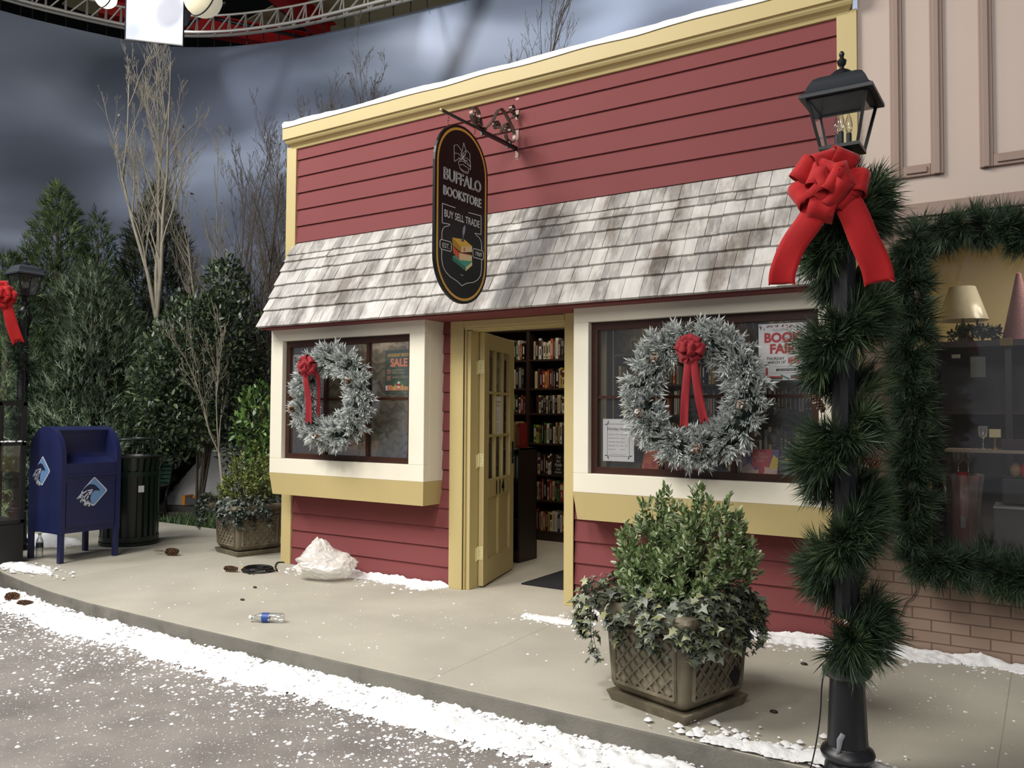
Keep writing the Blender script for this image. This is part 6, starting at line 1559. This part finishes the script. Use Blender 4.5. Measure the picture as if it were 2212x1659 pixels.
for i, (pl, z) in enumerate((([(-9.2, 6.2), (-7.25, 5.95), (-7.45, 6.75), (-8.3, 6.9)], 9.85), ([(-7.0, 6.05), (-5.9, 5.9), (-3.0, 6.6), (2.0, 7.6), (2, 10.5), (-4, 10.5), (-7.3, 7.5)], 9.9), ([(-10.6, 3.4), (-9.3, 3.2), (-8.9, 4.6), (-10.2, 5.4)], 9.7))):
    b = MB(); b.prism(pl, (V((0, 0, z)), V((1, 0, 0)), V((0, 1, 0)), V((0, 0, 1))), .03)
    o = b.build('ceiling_cloth', CLO); tag(o, ['cream ceiling cloth panel left of the bright red beam', 'wide cream ceiling cloth right of the bright red beam', 'cream ceiling cloth above the far left truss'][i], 'cloth', 'cream ceiling cloths')
for i, (a, c) in enumerate((((-7.6, 4.3, 9.1), (-6.3, 6.6, 9.1)), ((-9.2, 4.6, 9.05), (-6.6, 4.3, 9.05)))):
    b = MB(); b.tube([a, c], .035, 8); o = b.build('pipe', BLACK, smooth='all'); tag(o, ['dark pipe crossing under the cream cloth toward the red beam', 'dark pipe running level above the truss corner'][i], 'pipe')
for i, (p, r) in enumerate((((-1.93, .40, 6.16), .215), ((-2.87, -.20, 6.17), .12))):
    root = thing('paper_lantern', ['large cream fabric ball lamp hanging at the top edge, right of the bright panel', 'small glowing round lamp at the top edge, left of the bright panel'][i], 'lamp', p)
    b = MB(); b.sphere((0, 0, 0), r, 20, 14, (1, 1, .95)); m = mat(f'lamp_cloth_{i}', '#e6dcb8', .8); bs = m.node_tree.nodes['Principled BSDF']; bs.inputs['Emission Color'].default_value = (1, .93, .75, 1); bs.inputs['Emission Strength'].default_value = (.25, 3.0)[i]
    b.build('lamp_cloth', m, root, smooth='all')
    b = MB(); b.tube([(0, 0, r*.9), (0, 0, 5.0)], .008, 6); b.tube([(r*1.01*math.cos(a), r*1.01*math.sin(a)*.2, r*.95*math.sin(a)) for a in np.linspace(0, 6.283, 25)[:-1]], .008, 6, closed=True); b.build('hanging_frame', BLACK, root)
for i, (a, c, r_) in enumerate((((.95, 2.56, 9.1), (.50, 2.50, 8.2), .07), ((-3.95, 1.32, 9.0), (-4.38, 1.24, 7.9), .045), ((-3.5, 1.5, 9.0), (-3.62, 1.5, 8.0), .02))):  # unseen pipes, added only to cast dark bar shadows on the backdrop
    b = MB(); b.tube([a, c], r_, 10); b.tube([a, (a[0], a[1], 11.2)], .01, 6); o = b.build('pipe', BLACK, smooth=True); tag(o, ['thick dark boom pipe high over the shop roof, above the frame', 'dark boom pipe high over the garden, above the frame', 'thin dark boom pipe high over the garden, above the frame'][i], 'pipe')
# diffusion frame, lit from behind by its own lamp
root = thing('diffusion_panel', 'bright white lighting diffusion frame hanging at the top of the photo', 'panel', (-2.855, .408, 6.6)); yaw_ = math.atan2(.39, .58)
A = V((math.cos(yaw_), math.sin(yaw_), -.10)).normalized(); Bv = V((0, 0, 1)); Nn = V((math.sin(yaw_), -math.cos(yaw_), 0)); F = (V((0, 0, 0)), A, Bv, Nn)
m = bpy.data.materials.new('diffusion_silk'); m.use_nodes = True; nt = m.node_tree; N = nt.nodes; L = nt.links; N.remove(N['Principled BSDF'])
d = N.new('ShaderNodeBsdfDiffuse'); t = N.new('ShaderNodeBsdfTranslucent'); mx = N.new('ShaderNodeMixShader'); mx.inputs[0].default_value = .6
d.inputs[0].default_value = t.inputs[0].default_value = (.9, .92, 1, 1); L.new(d.outputs[0], mx.inputs[1]); L.new(t.outputs[0], mx.inputs[2]); L.new(mx.outputs[0], N['Material Output'].inputs[0])
b = MB(); b.prism([(-.35, -.72), (.35, -.72), (.35, 1.0), (-.35, 1.0)], F, .004); b.build('silk', m, root)
b = MB()
for p, q in (((-.35, -.72), (.35, -.72)), ((-.35, -.72), (-.35, 1)), ((.35, -.72), (.35, 1)), ((-.35, 1), (.35, 1))): b.bar(A*p[0]+Bv*p[1], A*q[0]+Bv*q[1], .014)
b.build('frame', BLACK, root)
b = MB(); b.tube([A*-.3+Bv*1.0, A*-.3+Bv*4.5], .01, 6); b.tube([A*.3+Bv*1.0, A*.3+Bv*4.5], .01, 6); b.build('hanger', BLACK, root)
b = MB(); b.lathe([(.10, 0), (.10, .004)], 24, M=Matrix.Rotation(math.pi/2, 4, 'X')); b.bar((0, 0, .1), (0, 0, 4), .01); o = b.build('flag_disc', BLACK, loc=(0, 0, 0)); o.location = (-2.88, .85, 6.36); tag(o, 'small round black light flag hidden behind the bright diffusion frame', 'flag')  # disc added out of view to cast a round shadow on the silk
spot('panel_lamp', (-3.05, 1.15, 6.45), (-2.9, .42, 6.22), 100, 48, (.86, .9, 1), .6, .05)

# ---------------------------------------------------------------- goods in the neighbouring window
def nb(x, z, y): f = (y+5.48)/5.88; return (6.15+(x-6.15)*f, y, 1.42+(z-1.42)*f)
DW = mat('dark_cabinet_wood', '#2c1c18', .35, var=.2, scale=10)
root = thing('china_cabinet', 'dark wooden cabinet standing behind the neighbouring window', 'cabinet', (6.2, 1.0, 0))
b = MB(); b.box(-.75, 1.2, 0, .4, 1.90, 1.945); b.build('top_board', DW, root, bevel=.004)
for x in (-.75, -.30, .18, .6, 1.16): b = MB(); b.box(x, x+.04, .0, .03, .2, 1.9); b.build('stile', DW, root)
for z in (1.44, 1.0, .6): b = MB(); b.box(-.74, 1.19, .02, .38, z, z+.02); b.build('shelf', DW, root)
b = MB(); b.box(-.75, 1.2, .38, .40, .0, 1.9); b.box(-.75, -.72, 0, .38, 0, 1.9); b.box(1.17, 1.2, 0, .38, 0, 1.9); b.build('back_and_sides', DW, root)
p = nb(5.70, 1.93, 1.2)
root = thing('table_lamp', 'table lamp with plastic wrapped cream shade on the dark cabinet', 'lamp', (p[0], p[1], 1.946))
b = MB(); b.lathe([(.07, 0), (.07, .015), (.02, .03), (.035, .06), (.045, .09), (.02, .13), (.008, .15), (.008, .22)], 18); b.build('lamp_base', mat('green_ceramic', '#5c6450', .3), root, smooth=True)
b = MB(); b.lathe([(.165, .16), (.085, .40), (.083, .40), (.163, .16)], 28, cap=False); b.build('lamp_shade', mat('cream_shade', '#e0d9c4', .25, spec=.8, bump=.3, bscale=15), root, smooth='all')
p = nb(6.02, 1.95, 1.15)
root = thing('cone_tree', 'tall pink cone shaped tree ornament on the cabinet', 'ornament', (p[0]-.02, p[1], 1.946))
b = MB(); b.lathe([(.11, 0), (.105, .01), (.015, .46), (.001, .47)], 20); b.build('cone', mat('pink_glitter', '#8f5f66', .6, bump=.6, bscale=200), root, smooth=True)
b = MB(); b.lathe([(.06, -.0), (.06, .004)], 16); b.build('base', DW, root)
def gob(loc, s, label, m=None):
    b = MB(); b.lathe([(.03*s, 0), (.03*s, .003), (.004*s, .008), (.004*s, .07*s), (.026*s, .09*s), (.032*s, .13*s), (.028*s, .16*s)], 16, cap=False); o = b.build('goblet', m or PET, smooth='all'); o.location = loc; tag(o, label, 'goblet', 'glassware in the neighbouring window')
GL = mat('gold_metal', '#b69250', .3, .8)
root = thing('glass_table', 'pale edged glass display shelf in the neighbouring window', 'shelf', (6.55, .42, 0))
b = MB(); b.box(-.95, 1.0, -.14, .14, 1.205, 1.222); b.build('shelf_board', mat('shelf_edge', '#8a7c6c', .4), root)
for x in (-.93, .98): b = MB(); b.box(x-.015, x+.015, -.12, -.09, 0.2, 1.205); b.build('leg', DW, root)
gob((5.80, .42, 1.222), .9, 'small clear goblet on the pale shelf by the cream candle'); gob((5.66, .45, 1.05), 1.0, 'clear goblet just below the pale shelf, left one'); gob((5.72, .40, 1.05), 1.1, 'clear goblet just below the pale shelf, right one')
root = thing('candle_holder', 'cream square shaded candle holder on the pale shelf', 'candle', (5.865, .42, 1.222)); b = MB(); b.box(-.03, .03, -.03, .03, .075, .125); b.build('shade', mat('cream_card', '#cbbf94', .5), root); b = MB(); b.lathe([(.02, 0), (.02, .006), (.006, .012), (.006, .076)], 12); b.build('stem', GL, root)
b = MB(); b.box(5.90, 6.03, .36, .48, 1.223, 1.285); o = b.build('gift_box', mat('plum_box', '#2e1620', .4)); tag(o, 'dark plum box on the pale shelf beside the teddy bear', 'box')
PL = mat('plush_tan', '#a98a62', .95, var=.2, scale=90, bump=.6, bscale=250)
root = thing('teddy_bear', 'tan teddy bear with red clothes at the right edge of the photo', 'toy', (6.055, .40, 1.222))
b = MB(); b.sphere((0, 0, .035), .035, 14, 10, (1, .9, 1.1)); b.build('body', mat('red_felt', '#8e1f1f', .9), root, smooth='all')
b = MB(); b.sphere((0, -.01, .085), .030, 14, 10); b.sphere((-.022, -.005, .112), .010, 8, 6); b.sphere((.022, -.005, .112), .010, 8, 6); b.sphere((0, -.036, .078), .012, 10, 6); b.build('head', PL, root, smooth='all')
b = MB(); b.sphere((-.010, -.036, .092), .0028, 6, 5); b.sphere((.010, -.036, .092), .0028, 6, 5); b.sphere((0, -.048, .080), .0035, 6, 5); b.build('eyes_and_nose', BLACK, root)
for s in (-1, 1): b = MB(); b.sphere((s*.034, -.012, .045), .013, 8, 6, (1, 1, 1.7)); b.build('arm', PL, root, smooth='all'); b = MB(); b.sphere((s*.02, -.035, .012), .014, 8, 6, (1, 1.6, .9)); b.build('leg', PL, root, smooth='all')
root = thing('plush_toy', 'brown plush toy with red scarf lying below the pale shelf', 'toy', (5.97, .44, 1.10)); b = MB(); b.sphere((0, 0, 0), .04, 14, 10, (.8, 1, 1.2)); b.sphere((.10, 0, .01), .038, 12, 8, (1.3, 1, .8)); b.build('body', PL, root, smooth='all')
b = MB(); b.sphere((.045, -.02, .0), .025, 10, 8, (.8, 1, 1.9)); b.build('scarf', mat('scarf_red', '#b01f22', .8), root, smooth='all'); b = MB(); b.sphere((-.005, -.036, .0), .012, 8, 6, (1, .5, 1)); b.build('muzzle', PL, root)
b = MB(); b.box(5.90, 6.6, .36, .62, .90, 1.05); o = b.build('storage_box', mat('black_box', '#121214', .5), bevel=.004); tag(o, 'black box below the plush toy in the neighbouring window', 'box')
b = MB(); b.box(5.86, 6.7, .30, .60, .62, .875); b.cur = 1; b.box(5.855, 6.705, .295, .605, .875, .885); o = b.build('storage_bin', [mat('grey_bin', '#2b2d31', .4), PR['grey']]); tag(o, 'grey bin with pale rim at the bottom of the neighbouring window', 'box')
root = thing('umbrella_jar', 'tall clear jar holding rolled red and brown cloths behind the garland', 'jar', (5.69, .40, .56))
b = MB(); b.lathe([(.075, 0), (.095, .30), (.12, .50), (.122, .505)], 22, cap=False); b.build('jar', PET, root, smooth='all')
for i, (x, y, c) in enumerate(((-.045, 0, '#9c1c20'), (.0, .02, '#7d1a1c'), (.045, .0, '#8a4a2c'), (.0, -.04, '#8e1c1e'))): b = MB(); b.tube([(x*.7, y*.7, .02), (x*1.1, y*1.1, .26), (x*1.5, y*1.5, .46+.02*i)], [.026, .03, .034], 10); b.build('rolled_cloth', mat(f'roll_{i}', c, .8), root, smooth=True)
b = MB(); b.prism([(-.01, .18), (.016, .18), (.016, .25), (-.01, .25)], (V((.0, -.078, 0)), V((1, 0, 0)), V((0, 0, 1)), V((0, -1, 0))), .001); b.build('price_tag', PR['grey'], root)
for i, (x, z, w_, h_, c, lb) in enumerate(((5.66, 1.80, .05, .026, '#8f8f86', 'small pale card standing in the dark cabinet, left one'), (5.78, 1.73, .09, .14, '#5c5f5a', 'grey folded papers standing in the dark cabinet'), (5.93, 1.88, .07, .05, '#8a6f3a', 'gold basket standing just under the cabinet top'))):
    q = nb(x, z, .95); b = MB(); b.box(-w_/2, w_/2, 0, .03 if i < 2 else .06, -h_/2, h_/2); o = b.build(['card', 'papers', 'basket'][i], mat(f'good_{i}', c, .6), bevel=.002); o.location = (q[0], .93, q[2]); tag(o, lb, ['card', 'paper', 'basket'][i])
o = swag('greenery_swag', [(5.55, 1.15, 2.0), (5.75, 1.15, 2.03), (5.85, 1.12, 2.0)], .06, 260, ['#3d4a34', '#55604a', '#2f3a28'], LEAFM, 15, .05); tag(o, 'small grey green leaf spray lying at the foot of the table lamp', 'greenery')
conifer((6.42, .75, .9), 1.05, [(0, .25), (.4, .22), (.8, .10), (1, .02)], 1500, ['#22362a', '#1b2c22', '#2c4436'], 'small dark green indoor tree at the right edge of the neighbouring window', 95, .15, .06)
b = MB(); b.sphere((0, 0, 0), .06, 14, 10, (.8, .7, 1.3)); o = b.build('white_fluff', mat('fluff', '#cfcbc0', .95, bump=1, bscale=120), smooth='all'); o.location = (6.17, .50, 1.33); tag(o, 'white fluffy tuft above the teddy bear at the right edge', 'ornament')
bpy.context.view_layer.update()
